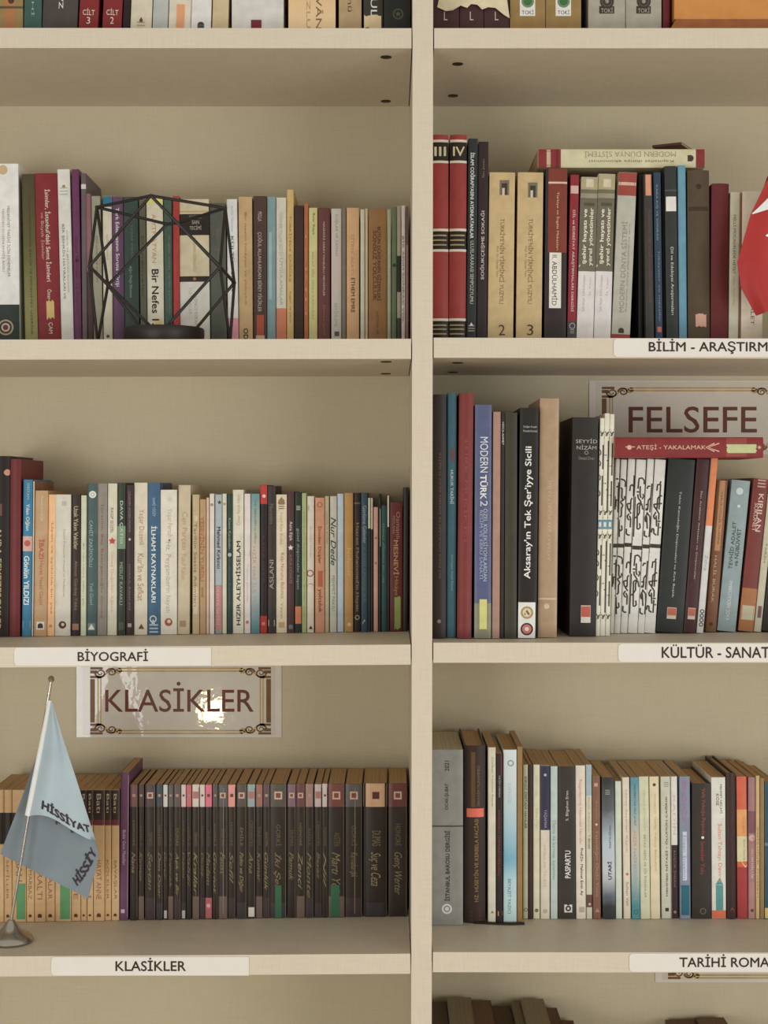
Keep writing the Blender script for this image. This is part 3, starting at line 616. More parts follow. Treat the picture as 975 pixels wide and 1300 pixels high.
bk(820, 831, 221, (64, 60, 56), 'dark grey book with orange top tag', band(222, 248.5, (216, 142, 98), -.6, .7), t('Türkçenin eski yazılı kaynakları üzerine', 266, 384, 4, (128, 70, 64), 'd', .1), dx=-3)
bk(832.5, 842, 219, (50, 66, 84), 'navy book with pale blue lettering', t('KARA KIŞ VE SONRASI', 235, 305, 3, (130, 155, 165), 'd', -.2), t('hikâyeler ve masallar', 320, 410, 3, (120, 140, 150), 'd', .1), band(415, 422, (205, 100, 84), -.5, .6), dx=-3)
bk(842.5, 845, 222, (42, 38, 34), 'thin black book', dx=-2.5, d=.11)
bk(846.5, 862, 211, (54, 56, 52), 'charcoal book with white sticker', t('Dil ve Edebiyat Araştırmaları', 314, 400, 4.5, (200, 196, 186), 'd', -.0), band(241, 243, (80, 82, 76)), stick(250, 268.5, -.85, .85, (222, 214, 202), 'white sticker'), dx=-3)
bk(862.5, 872.5, 210, (98, 148, 168), 'plain sky-blue book', dx=-2, rough=.6)
bk(874, 902, 216, (88, 72, 54), 'brown cloth book with pinkish patch', band(262.5, 268, (68, 54, 40), -.9, .9), mark('disc', 237, 0, 3.5, (62, 48, 36)), stick(399, 415, -.35, .65, (208, 152, 128), 'pinkish torn sticker', .0012), hard=True, rough=.7, dx=-1)
bk(902.5, 924.5, 233, (106, 40, 40), 'plain maroon cloth book', hard=True, rough=.6, dx=1.5)
bk(925, 937.5, 244, (204, 194, 164), 'slim cream book with black title', t('MİLLİ MÜCADELEDE HEYET', 273, 348, 4.2, (96, 84, 74), 'd'), t('Hasan Yalçın Köy', 352, 388, 3, (170, 150, 130), 'd', -.1), dx=2.5)
bk(937.8, 940, 246, (140, 90, 62), 'very thin brown book', dx=2)
bk(940.5, 968, 243, (218, 200, 174), 'cream-pink book half hidden by the red flag', t('BİR MÜCADELE ADALET', 290, 413, 6, (104, 90, 80), 'd', .1), dx=2)
# lying on top of the row
bk(683, 895, 188, (208, 198, 156), 'cream book with red ends lying flat across the row', band(683, 712, (142, 48, 44)), band(694, 699, (200, 170, 140), -.95, .95), band(706, 709, (120, 36, 36)), band(883.5, 895, (140, 46, 46)), mark('arch', 877, -.0, 4, (70, 58, 48)), t('MODERN DÜNYA SİSTEMİ', 742, 858, 9, (158, 148, 116), 'd', -.35), t('Kapitalist dünya ekonomisi', 748, 855, 4, (110, 104, 84), 'd', .3), lying=(189.3, 212.6), d=0.122, dep=.15, where=', topmost of the upper right shelf',
   ribbonmark=lambda w, H, dep: [(-.002, dep * .80, .004), (-.0005, dep * .82, -.004), (.0008, dep * .85, -.012), (-.002, dep * .9, -.02)])
_b = bk(828, 866, 182, (92, 56, 46), 'thin brown booklet lying on the flat cream book', lying=(184.4, 187.6), d=0.185, dep=.08, where=', under the top board', cat='booklet')
_b.rotation_euler = (0, pi / 2, -0.5)
# ================================================================== middle left shelf
row('ML', 0, 3, base=lambda x: 808.3 - 6.3 * (x - 30) / 470.0, dep=0.118)
bk(-16, 11, 579, (44, 36, 33), 'black book with gold lettering', t('AVRA FEYEZESOYLER', 670, 800, 7, (196, 170, 104), 'd', .0), mark('disc', 600, .75, 4, (205, 140, 115)), band(640, 655, (110, 70, 60), -.2, .3), hard=True, dx=1.5, dep=.135)
bk(11.5, 25, 583, (114, 42, 42), 'tall dark red hardcover', hard=True, dx=1.5, dep=.135, page=(120, 80, 60), bulge=.0015)
bk(27.5, 39.5, 609, (50, 122, 156), 'bright blue paperback with white title', t('Yılan Oğlan', 640, 674, 6, (210, 222, 222), 'd', .0, .02), t('Gönlün YILDIZI', 706, 768, 7, (214, 226, 226), 'd', -.1, .03), band(681, 700, (214, 168, 150)), mark('disc', 690, 0, 4, (196, 84, 66)), mark('box', 793, 0, 5, (130, 160, 172)), t('DESTAN', 614, 634, 3, (170, 195, 200), 'd', .1), dx=2)
bk(40.2, 42, 611, (146, 98, 66), 'very thin white-spined brown booklet', band(600, 820, (210, 202, 184)), cat='booklet', dx=2)
bk(42.3, 59, 623, (190, 150, 104), 'tan paperback with red lettering', t('Hayat Nasıl Geçti', 712, 768, 6, (186, 92, 62), 'd', .05), t('İBAZI', 685, 710, 7.5, (196, 84, 56), 'd', .2, .02), t('Mustafa Kemaloğlu', 630, 662, 4, (222, 200, 165), 'd', .1), mark('box', 794.5, .05, 5, (222, 214, 202)), mark('arch', 794.5, .05, 3.4, (70, 54, 46)), dx=2)
bk(59.3, 69, 628, (236, 182, 124), 'peach paperback', t('Uyan ve aydınlık bir yaz', 664, 780, 3, (170, 108, 60), 'd', .1), mark('disc', 795, 0, 2, (190, 130, 80)), dx=2)
bk(69.3, 89, 628, (211, 201, 182), 'cream paperback with red-black swirl', t('İslami Prensipler Anayol ve Medeniyet', 672, 758, 4.5, (172, 158, 138), 'd', .2), mark('disc', 793.5, 0, 4.8, (96, 52, 46)), mark('disc', 793, .05, 2, (212, 190, 170)), mark('box', 639.5, .15, 3, (188, 178, 158)), dx=1)
bk(90, 101.5, 628, (58, 44, 37), 'dark brown paperback with tan title', t('Uzak Yakın Vakitler', 643, 698, 5.5, (206, 180, 140), 'd', .05), t('Ahmet Günbay Yıldız', 712, 775, 5, (150, 112, 76), 'd', .0), mark('box', 796, 0, 4, (160, 110, 86)), dx=.5)
bk(102, 109, 629, (202, 202, 168), 'slim pale green paperback', t('Bir nevi hatıra defteri gibi', 690, 770, 2.2, (150, 150, 118), 'd'), dx=.8)
bk(109.3, 122.5, 614, (72, 92, 90), 'teal-grey paperback with round white badge', mark('disc', 628, .05, 4.6, (222, 220, 212)), mark('ring', 628, .05, 2.5, (150, 156, 150)), t('CAHİT ZARİFOĞLU', 661, 720, 5.5, (160, 172, 166), 'd', -.1), t('Yedi Güzel', 740, 768, 4.5, (150, 162, 158), 'd', -.0), mark('box', 796, 0, 4.5, (120, 134, 130)), mark('tri', 796.5, 0, 4.2, (226, 224, 216)), dx=1.5)
bk(123, 135.5, 614, (142, 132, 118), 'grey-brown paperback with faint red title', t('İbrahim Bey Bezirganoğlu Güneş', 640, 785, 4.5, (140, 92, 76), 'd', .0), dx=.8)
bk(136, 148, 614, (212, 202, 176), 'cream paperback with red rosette', mark('star', 687, 0, 5, (200, 58, 48)), mark('disc', 687, 0, 3, (196, 52, 44)), t('RAGIP GÜZEL', 645, 677, 4.2, (110, 92, 78), 'd'), t('Güneş Doğarken Ağaçlar', 700, 780, 4.5, (214, 160, 128), 'd'), dx=.8)
bk(148.3, 159, 613, (54, 62, 48), 'dark green paperback with pale green middle', band(668, 697, (116, 146, 112)), t('DAVA ÇATISI', 636, 690, 4.5, (186, 196, 176), 'd', .0, .02), band(697, 716, (46, 42, 36), -.55, .4), t('MESUT KAVAKLI', 714, 768, 4, (150, 160, 130), 'd'), band(790, 800, (80, 90, 70), -.6, .6), dx=.4)
bk(159.5, 169.5, 616, (64, 45, 45), 'dark maroon paperback', t('ÇİLEDEN GÜLEN DÜNYA', 624, 676, 4, (150, 128, 118), 'd'), mark('disc', 685, 0, 1.6, (190, 175, 160)), t('GÖNÜL BAHÇESİ', 716, 775, 3.5, (130, 108, 100), 'd'), mark('box', 794, 0, 2.4, (170, 155, 142)), dx=.3)
bk(170, 187, 613, (216, 202, 176), 'wide cream paperback with brown title', t("Kur'ân ve Sefkat", 703, 763, 8, (176, 128, 98), 'd', .0), t('Yaşar Düzenli', 647, 692, 8, (184, 138, 108), 'd', .05), mark('tri', 796, .1, 4, (110, 76, 56)), dx=.3)
bk(187.3, 203, 613, (62, 98, 128), 'blue paperback with bold white title', t('İLHAM KAYNAKLARI', 668, 765, 7.5, (222, 222, 212), 'd', .1, .025), t('SAMİ YİĞİT', 632, 656, 4.5, (170, 188, 196), 'd', .1), mark('ring', 786, -.1, 4.5, (205, 212, 212)), mark('star', 790, -.1, 4, (200, 208, 208)), mark('lines', 798, -.0, 5.5, (170, 186, 194)))
bk(203.5, 224.5, 622, (221, 211, 192), 'wide cream-white paperback with orange swirl', t('Hz. Peygamberin hayatı', 688, 778, 8, (192, 168, 128), 'd', -.1), t('Yaşar Fersah', 646, 682, 7.5, (196, 172, 134), 'd', .1), mark('disc', 686, .1, 1.4, (150, 110, 60)), mark('disc', 790, 0, 5, (170, 84, 52)), mark('disc', 789, .05, 2.3, (226, 200, 170)), mark('disc', 634, .15, 3, (210, 198, 172)))
bk(225, 240.5, 616, (201, 181, 147), 'tan paperback with faint brown title', t('Can Parçası', 650, 698, 8, (174, 148, 112), 'd', .0), t('Yusuf Kalan', 702, 736, 6, (176, 150, 116), 'd', .0), mark('box', 792, -.1, 4, (166, 138, 104)), dx=1.5)
bk(244, 253, 628, (192, 168, 124), 'mottled beige paperback', t('Tarihin Sessiz Adımları', 664, 770, 3.6, (132, 104, 66), 'd', -.1), band(655, 662, (208, 188, 148), -.5, .6), band(745, 780, (206, 188, 156), -.7, .6))
bk(253.3, 261.5, 634, (182, 146, 98), 'tan paperback with rust title', t('YESEVİNİN YURDU', 656, 738, 6.5, (178, 92, 58), 'd', .0, .01), t('emel', 746, 758, 4, (120, 84, 54), 'd'))
bk(262, 265.5, 632, (214, 180, 156), 'very slim pale pink booklet', cat='booklet')
bk(266, 272, 627, (221, 206, 192), 'slim white-pink paperback', mark('disc', 641, 0, 2, (170, 140, 100)))
bk(272.8, 281.8, 628, (166, 176, 180), 'blue-grey paperback with rosy foot', band(743, 799, (190, 124, 118)), t('Mehmed Kırkıncı', 669, 722, 4.8, (50, 48, 46), 'd', .1, .02), t('DÜNYA GEZİSİ', 745, 794, 5, (214, 170, 160), 'd'), band(799, 810, (150, 148, 142)), mark('star', 638, .3, 3, (80, 68, 46)))
bk(282.2, 287.8, 627, (213, 203, 178), 'slim cream paperback', mark('disc', 640, 0, 1.8, (180, 150, 90)))
bk(288.2, 295, 627, (48, 68, 58), 'slim dark green paperback', t('Kazım Karabekir', 658, 698, 3, (150, 165, 150), 'd'), mark('disc', 704.5, 0, 2.4, (170, 180, 160)), t('Doğunun Kurtuluşu', 710, 770, 3, (90, 110, 96), 'd'))
bk(295.3, 309.3, 622, (216, 206, 182), 'cream paperback with bold black upright title', t('HIZIR ALEYHİSSELAM', 687, 794, 6.8, (52, 44, 38), 'u', -.05, .02), t('Ömer Faruk Hilmi', 628, 667, 5, (188, 160, 104), 'u', 0))
bk(310, 318, 627, (221, 206, 197), 'pinkish-white paperback with green square', mark('box', 702, .0, 3.4, (130, 158, 108)), t('Yoldan geçenler', 716, 765, 3, (196, 172, 162), 'd'), mark('box', 790, 0, 1.8, (190, 110, 100)))
bk(318.4, 329.6, 627, (150, 160, 152), 'teal-to-cream paperback', t('HZ. İBRAHİM ve OĞLU', 636, 690, 3, (88, 104, 104), 'd', .1), t('HZİR NAS İLE YÜRÜ', 694, 780, 5.5, (170, 150, 140), 'd', -.1), grad=[(630, (104, 148, 150)), (680, (178, 178, 162)), (700, (200, 184, 165)), (750, (170, 174, 172)), (800, (84, 132, 138))])
bk(330, 339, 616, (44, 36, 36), 'black paperback with red ends', band(600, 640, (192, 44, 38)), band(782, 820, (180, 42, 38)), mark('disc', 630, .1, 2.2, (222, 190, 180)), t('KARA GECE', 680, 740, 3, (84, 60, 56), 'd'), mark('box', 792, 0, 2, (214, 120, 100)), dx=.3)
bk(339.4, 350, 617, (62, 54, 50), 'dark grey-brown paperback', t('ASLANI', 711, 748, 5.5, (160, 150, 136), 'u', .0, .01), t('Nurettin', 640, 665, 4.5, (120, 110, 100), 'd'), mark('box', 791, 0, 4, (176, 170, 160)), mark('ring', 791, 0, 2.5, (70, 62, 56)))
bk(350.4, 364.2, 628, (221, 202, 168), 'cream paperback with dark ornament', mark('disc', 637, 0, 4, (150, 116, 84)), mark('tri', 636, 0, 5, (120, 88, 62)), mark('lines', 643, 0, 3.5, (140, 106, 76)), t('Yusuf Rıza Budak', 650, 692, 3.4, (190, 150, 118), 'd'), t('Kalp Nurunu Bulunca', 702, 760, 5.5, (176, 122, 90), 'd', .1), t('Yayın', 765, 785, 3.5, (176, 130, 100), 'd'), band(790, 797, (196, 160, 108), -.5, .6))
bk(364.5, 373.5, 624, (84, 53, 53), 'maroon paperback with white star', t('Azra Eşik', 662, 687, 4.5, (216, 200, 190), 'd', -.0, .01), mark('star', 695.5, 0, 3.8, (224, 214, 206)), t('AYLA DÖNÜŞ', 704, 741, 4.6, (150, 112, 104), 'd'), mark('disc', 796, 0, 3, (120, 116, 120)))
bk(373.8, 382.8, 625, (42, 52, 44), 'dark green paperback with orange foot label', t('güzel düşünceler kapısı', 671, 748, 4.2, (150, 160, 140), 'd'), mark('lines', 645, .1, 2.6, (190, 190, 170)), stick(770, 792, -.8, .95, (212, 116, 70), 'orange label'))
bk(383, 389.2, 626, (167, 176, 114), 'lime green paperback', t('Dersten kalanlar bir ömür boyu', 650, 790, 2, (126, 134, 76), 'd'))
bk(389.6, 398.6, 630, (216, 202, 182), 'cream paperback with red curl picture', t('Güneşin Hatası', 668, 708, 4, (196, 172, 142), 'd'), mark('box', 645, .1, 3.5, (178, 160, 130)), mark('ring', 728, -.1, 4.5, (176, 76, 62)), mark('arch', 745, -.0, 4.5, (190, 92, 74)), mark('tri', 797, .1, 2.6, (60, 48, 42)), dx=.3)
bk(399.8, 412.2, 632, (206, 142, 104), 'terracotta paperback with worn title', t('İlimden Düşler', 668, 716, 6, (150, 72, 48), 'd', .0, .02), band(725, 745, (176, 92, 62), -.4, .6), t('yolculuk', 748, 778, 6, (110, 58, 42), 'd', .0, .02), mark('ring', 641, 0, 3.4, (166, 88, 60)))
bk(412.4, 417.8, 630, (192, 172, 128), 'slim beige paperback', t('GEÇMİŞ VE BUGÜN', 650, 690, 3, (140, 118, 80), 'd'))
bk(418.6, 427.6, 630, (197, 192, 172), 'grey-cream paperback with black script', t('Nur Dede', 657, 718, 6.5, (70, 62, 52), 'd', .0, .01, .3), t('MEHMET PAKSU', 731, 776, 3.6, (130, 124, 108), 'd'), dx=.2)
bk(428, 436.4, 627, (187, 201, 207), 'pale blue paperback')
bk(437, 448.4, 626, (192, 142, 68), 'mustard paperback', t('Nefesler', 696, 732, 5, (212, 178, 104), 'd', .1), mark('disc', 793, .1, 2.6, (214, 188, 150)))
bk(449.3, 457.8, 626, (54, 41, 42), 'dark brown paperback with gold title', t("Hazreti Muhammed'in Hayatı", 664, 776, 4.6, (160, 140, 92), 'd'), mark('ring', 784, 0, 3, (170, 180, 110)), band(638, 640, (110, 96, 84), -.9, .9))
bk(458.2, 466.8, 626, (56, 80, 96), 'dark blue paperback', t('Gönlüme Gelenler', 642, 690, 4.5, (160, 176, 176), 'd', .1), t('KAHRAMANLAR', 695, 765, 4.5, (92, 108, 96), 'd'), mark('tri', 790, .1, 3.5, (190, 196, 190)))
bk(467.2, 470.2, 632, (52, 54, 58), 'very slim navy booklet with cream head', band(620, 671, (206, 194, 164)), cat='booklet')
bk(470.5, 473.5, 632, (60, 56, 54), 'very slim dark booklet with cream head', band(620, 672, (204, 188, 156)), cat='booklet')
bk(474.2, 480, 644, (207, 154, 134), 'slim rosy-pink paperback', mark('disc', 683, 0, 1.3, (150, 90, 76)), mark('disc', 715, 0, 1.3, (150, 90, 76)))
bk(480.5, 483.8, 627, (48, 46, 42), 'very slim black booklet', band(646, 694, (150, 146, 116), 0, .8), cat='booklet')
bk(484.2, 491.4, 642, (44, 78, 74), 'slim teal paperback', t('Gönül dilinden bir ses', 665, 740, 2.6, (110, 140, 130), 'd', -.2))
bk(491.7, 494, 629, (62, 56, 50), 'very slim dark booklet with white head', band(620, 669, (214, 204, 184)), cat='booklet')
bk(494.5, 511, 638, (104, 41, 38), 'dark red book with gold title and green scrap', t('MESNEVİ', 686, 730, 7.5, (190, 150, 92), 'd', .1, .01), t('Osmanlı', 650, 684, 5, (170, 126, 80), 'd', .35), t('Hikâye', 732, 756, 6, (170, 126, 80), 'd', .0), t('MEVLANA', 655, 678, 3.6, (160, 116, 76), 'd', -.35), stick(758, 798, -.25, .72, (140, 156, 72), 'torn green sticker', .0018))
bk(511.2, 517.2, 619, (48, 43, 40), 'tall slim black book against the upright', dx=1.2, hard=True)
# ================================================================== middle right shelf
row('MR', 1, 3, base=lambda x: 811, dep=0.165)
bk(548.4, 566.5, 501, (58, 48, 44), 'tall dark brown book with gold upright lettering', t('ALİ PAŞA OĞULLARI VE OSMAN AKAY TÜRKİYE', 575, 735, 4, (120, 98, 62), 'u', .1), mark('disc', 789, 0, 2.4, (150, 130, 100)), hard=True, dx=.5)
bk(567, 579, 499, (64, 104, 118), 'tall teal-blue book', t('HUKUK TARİHİ', 597, 640, 5, (190, 205, 205), 'd', .1, .02), t('Derleyen Yusuf Özcan', 705, 750, 3, (160, 180, 184), 'd', .1), band(570, 586, (110, 80, 84), -.3, .6), dx=1, d=.06)
bk(580, 598.5, 499, (128, 48, 43), 'tall brick-red book', t('TÜRK MUSİKİSİ', 555, 690, 5, (148, 72, 62), 'd', .1), hard=True, dx=3)
bk(602, 623.5, 514, (88, 93, 128), 'blue-violet book with bold white title', t('MODERN', 555, 600, 10, (214, 212, 214), 'd', .1), t('TÜRK', 603, 634, 10, WH, 'd', .1, .03), t('2', 636, 643, 9, (210, 208, 210), 'd', .1), t('ÖZEL KOLEKSİYONLARDAN', 646, 738, 6.5, (180, 182, 196), 'd', .35), t('RESİM VE EBRU SANATI', 648, 735, 5.5, (160, 163, 182), 'd', -.15), band(766, 820, (134, 129, 100)), stick(761, 799, -.4, .5, (206, 202, 110), 'yellow label'), dx=1, rough=.3)
bk(624.5, 634.5, 523, (168, 128, 108), 'pinkish-tan book', dx=1.5)
bk(635, 639.5, 523, (50, 43, 38), 'thin black book with white top lettering', t('HOCA AHMET', 536, 565, 2.6, (205, 200, 190), 'd'), dx=1.5)
bk(640.5, 656, 524, (64, 60, 45), 'dark olive book', dx=.8, hard=True, bulge=.001)
bk(657, 681.5, 518, (42, 38, 35), 'black book with white upright title and emblem block', t("Aksaray'ın Tek Şer'iyye Sicili", 567, 735, 11, WH, 'u', .0, .02), t('Doğan Koçak', 540.5, 544, 17, (190, 184, 172), 'h', .1), t('Mustafa Karataş', 546, 549.5, 18, (190, 184, 172), 'h', .1), band(765, 822, (224, 219, 208), -.98, .85), mark('disc', 778, -.05, 8, (170, 140, 84)), mark('disc', 778, -.05, 5.6, (214, 196, 160)), mark('tri', 778, -.05, 4, (120, 90, 50)), mark('disc', 799, -.05, 8, (60, 50, 50)), mark('disc', 799, -.05, 6, (196, 110, 90)), mark('disc', 799, -.05, 2.6, (220, 200, 190)), dx=3, gap=.8)
bk(682.5, 707, 506, (176, 142, 108), 'tall tan book with faint upright lettering', t('AKSARAY VAKIFLARI TARİHİ', 610, 712, 6, (200, 172, 138), 'u', .05), band(759.5, 761.5, (206, 180, 148), -.95, .9), mark('disc', 770, -.1, 3.5, (205, 182, 152)), dx=3, rough=.3, base=810)
bk(723, 756, 530, (50, 45, 41), 'thick black hardcover with silver title', t('SEYYİD', 557, 563, 27, (176, 170, 158), 'h', .1), t('NİZÂM', 565, 571, 25, (176, 170, 158), 'h', .1), mark('ring', 575, .1, 2.5, (150, 144, 132)), t('Osmanlı Divanı', 580, 584, 20, (140, 134, 122), 'h', .1), stick(769, 791, -.15, .6, (208, 196, 180), 'red and white sticker', 0, (770, 783.5, -.13, .58, (188, 84, 60))), dx=4, base=808.5, dep=.15, bulge=.0015, hard=True)
# white volumes printed with a black strapwork pattern
INK = (64, 54, 46)
# one panel of the strapwork: it runs on across the six short volumes (x, y on a common drawing sheet)
SHEET = [[(150,560),(160,470),(185,450)], [(135,600),(140,180),(180,150),(240,155),(300,170),(320,200),(310,270)], [(230,200),(215,330),(200,640)], [(170,270),(215,260),(260,300),(250,430),(275,460),(300,440),(295,400)],
    [(275,460),(225,485),(265,540),(240,580),(235,690),(195,720),(190,1000)], [(195,890),(215,910),(240,890),(235,830)], [(360,330),(370,260),(400,235),(430,270)], [(440,100),(410,560),(380,1000)],
    [(400,430),(375,460),(365,600),(320,590),(310,520),(360,510)], [(330,600),(375,660)], [(340,660),(305,700),(320,740),(345,750)], [(345,690),(365,730),(355,860)], [(290,880),(285,950),(310,970),(345,970)],
    [(470,300),(490,150),(540,140),(580,170),(580,230)], [(445,345),(490,345)], [(510,260),(505,390),(520,430)], [(550,370),(570,400),(540,450)], [(465,380),(470,430),(520,490),(490,560),(490,650),(430,720),(385,720)],
    [(500,500),(455,530),(445,880),(470,885),(500,860),(490,800)], [(530,510),(550,600),(600,610),(620,520),(560,540)], [(600,300),(620,260),(660,260)], [(690,220),(670,420),(650,640)], [(690,440),(660,430),(620,470),(610,600),(570,590)],
    [(590,640),(650,700),(655,820),(635,1000)], [(600,660),(560,720),(565,770),(595,780)], [(590,700),(600,880)], [(550,910),(545,980),(600,1000)], [(755,330),(770,240),(810,240),(835,190)], [(830,230),(800,600)],
    [(860,400),(820,400),(775,440),(760,590),(710,570),(700,530),(860,510)], [(720,570),(800,660),(795,750)], [(830,770),(770,770)], [(740,640),(695,700),(710,740),(740,730)], [(745,690),(755,850)],
    [(645,960),(670,880),(700,890),(700,950),(750,975)], [(795,790),(780,980)], [(810,860),(840,860)]]
SB = [160, 243, 333, 443, 597, 712, 908]
def strapwork(j):
    o = []
    for off in (0, 98):
        for pl in SHEET:
            dense = []
            for (xa, ya), (xb, yb_) in zip(pl[:-1], pl[1:]):
                n = max(1, int(math.hypot(xb - xa, yb_ - ya) / 14))
                dense += [(xa + (xb - xa) * q / n, ya + (yb_ - ya) * q / n) for q in range(n)]
            dense.append(pl[-1]); run = []
            for (x, y) in dense + [(-1e6, 0)]:
                xs = x + (y - 100) * 0.075
                if SB[j] <= xs < SB[j + 1]: run.append(((xs - SB[j]) / (SB[j + 1] - SB[j]) * 1.9 - .95, 595 + y / 11.47 + off))
                else:
                    if len(run) > 1: o.append(('stroke', run, 1.9, INK))
                    run = []
    k_ = (0, 0, -1, 3.5, 1.5, 1)[j]
    for y in (605 + k_ * .4, 684 + k_ * .5, 701 + k_ * .6, 782 + k_ * .3): o.append(('stroke', [(-.98, y), (.98, y)], 1.2, INK))
    o.append(band(690.5 + k_ * .8, 695.5 + k_ * .8, INK))
    return o
def tallwork(j):
    o = []
    def st(*pts, w=1.3): o.append(('stroke', list(pts), w, INK))
    for of in (0, 127):
        if j == 0:
            st((.65, 565 + of), (.65, 596 + of), w=1.7); st((.55, 604 + of), (.55, 642 + of), w=1.7)
            for y in (574, 588, 606, 626): st((-.95, y - 3 + of), (-.35, y + of), (-.55, y + 3 + of), (-.95, y + 4 + of))
        elif j == 1:
            st((.7, 560 + of), (.7, 651 + of), w=1.5)
            for y in (578, 614): st((-.95, y + of), (.0, y + of))
            for y in (585, 622): st((.1, y + of), (.98, y + of))
        else:
            st((.35, 563 + of), (.35, 604 + of), w=1.7); st((.25, 611 + of), (.25, 643 + of), w=1.7)
            for y in (592, 629): st((-.95, y + of), (.3, y + of))
    for y in (546, 556, 646, 657, 676, 686, 778, 788): st((-.95, y), (.95, y), w=1.1)
    for y in (551, 651, 681, 783): st((-.7, y - 3), (.1, y + 3), (.7, y - 3), w=1.1); st((-.5, y + 3), (.3, y - 2), w=1.1)
    o.append(band(660, 672, (104, 138, 152), -.95, .95)); o.append(band(663, 669, (206, 212, 206), -.6, .5))
    return o
CUR['base'] = lambda x: 808
for j, (a, b_, yt, w_) in enumerate(((756, 761.7, 531, 'next to the thick black hardcover'), (762, 768.3, 525, 'middle of the three tall ones'), (768.6, 774.3, 526, 'nearest the shorter patterned volumes'))):
    bk(a, b_, yt, (222, 214, 192), 'tall slim white volume with blue-banded black strapwork', *tallwork(j), dx=6, where=', ' + w_, gap=.15)
CUR['base'] = lambda x: 804.5
cuts = [(774.7, 779.6), (779.9, 787.3), (787.8, 796.7), (797.2, 809.2), (809.7, 818.1), (818.3, 831.8)]
for j, (a, b_) in enumerate(cuts):
    bk(a, b_, 583 + (j % 2) * .6, (219, 214, 202), 'shorter white volume with black strapwork', *strapwork(j), dx=7.5 + 1.25 * j, where=', ' + ORD[j + 1] + ' from the tall patterned three', gap=.1)
CUR['prev'] = 'white patterned volumes'
bk(833, 867, 583, (50, 52, 48), 'wide black-green book with thin white lettering', t('Tekin Kemaloğlu Düşünceleri ve Kırk Başlık', 625, 760, 3.4, (190, 188, 178), 'd', .05), stick(772.5, 787, -.3, .4, (206, 184, 166), 'small red and white sticker', 0, (773.2, 782.5, -.27, .37, (190, 96, 70))), dx=16)
bk(867.5, 884, 583, (74, 43, 42), 'maroon book with thin white lettering', t('İbn Arabinin Anlatıları ve Düşünceler', 624, 737, 3.2, (190, 170, 160), 'd', .1), stick(772.5, 787, -.55, .6, (206, 184, 166), 'small red and white sticker', 0, (773.2, 782.5, -.5, .55, (190, 96, 70))), dx=17.5)
bk(884.3, 893, 582, (208, 203, 198), 'half orange half white book with black rings', band(560, 668, (226, 128, 68)), t('OOOO', 774, 796, 5.5, BK, 'd', .1, .03), t('Zehra', 705, 725, 4, (170, 165, 158), 'd'), dx=19)
CUR['base'] = lambda x: 803
bk(895.5, 909.5, 610, (126, 82, 50), 'brown paperback with tan stripe', band(600, 700, (186, 130, 82), -.5, .5), t('VARLIK HİÇLİK MUAMMA', 625, 692, 4, (110, 70, 44), 'd', .1), t('HALİL BURAK', 706, 766, 4.5, (186, 150, 120), 'd', -.1, .02), mark('disc', 793, -.1, 2.4, (80, 54, 42)), dx=15)
bk(910.5, 934, 610, (142, 157, 157), 'grey-blue book with dark upright title', t('TEVHİD ADALET', 664, 724, 6, (70, 76, 76), 'u', -.35, .01), t('ve NÜBÜVVET', 672, 720, 6, (70, 76, 76), 'u', .25, .01), t('KADİ ABDÜLCEBBAR', 738, 788, 6, (200, 206, 202), 'u', -.1), mark('disc', 625, -.05, 4.5, (196, 206, 202)), mark('box', 644, 0, 1.8, (200, 208, 204)), dx=19)
bk(937, 956.5, 608, (124, 54, 44), 'reddish-brown paperback with ochre foot', band(748, 815, (170, 106, 56)), band(770, 788, (192, 180, 148), -.8, .9), t('KIRILAN', 628, 676, 6.5, (214, 180, 165), 'd', .2, .02), t('SÜKUNET', 640, 676, 6, (206, 170, 155), 'd', -.25, .02), mark('lines', 615, .1, 5, (190, 150, 138)), dx=20)
bk(957, 966.5, 618, (194, 184, 154), 'slim cream-grey book', band(770, 785, (120, 84, 90), -.5, .5), t('TARİH', 690, 715, 3, (130, 100, 60), 'd'), dx=19)
bk(967.5, 990, 612, (54, 48, 44), 'dark book with its spine cut by the frame edge', dx=20.5)
bk(780.5, 969, 553, (134, 40, 40), 'red book with cream lettering lying flat', t('ATEŞİ - YAKALAMAK', 808, 896, 8.5, (216, 170, 140), 'u', -.02, .01), ('stroke', [(-.05, 794), (-.05, 806)], 1.2, (216, 170, 140)), mark('disc', 799, .0, 3, (216, 170, 140)), ('stroke', [(-.4, 913), (.0, 899), (.4, 913)], 1.6, (216, 170, 140)), ('stroke', [(-.4, 907), (.0, 896), (.4, 907)], 1.6, (216, 170, 140)), band(922, 948, (150, 66, 54), -.9, .9), stick(923, 960, -.3, .55, (190, 190, 132), 'torn pale green sticker', .0012), mark('star', 964, 0, 3, (206, 160, 140)),
   lying=(555.0, 581.0), d=.073, dep=.14, where=' across the patterned volumes, middle right shelf')
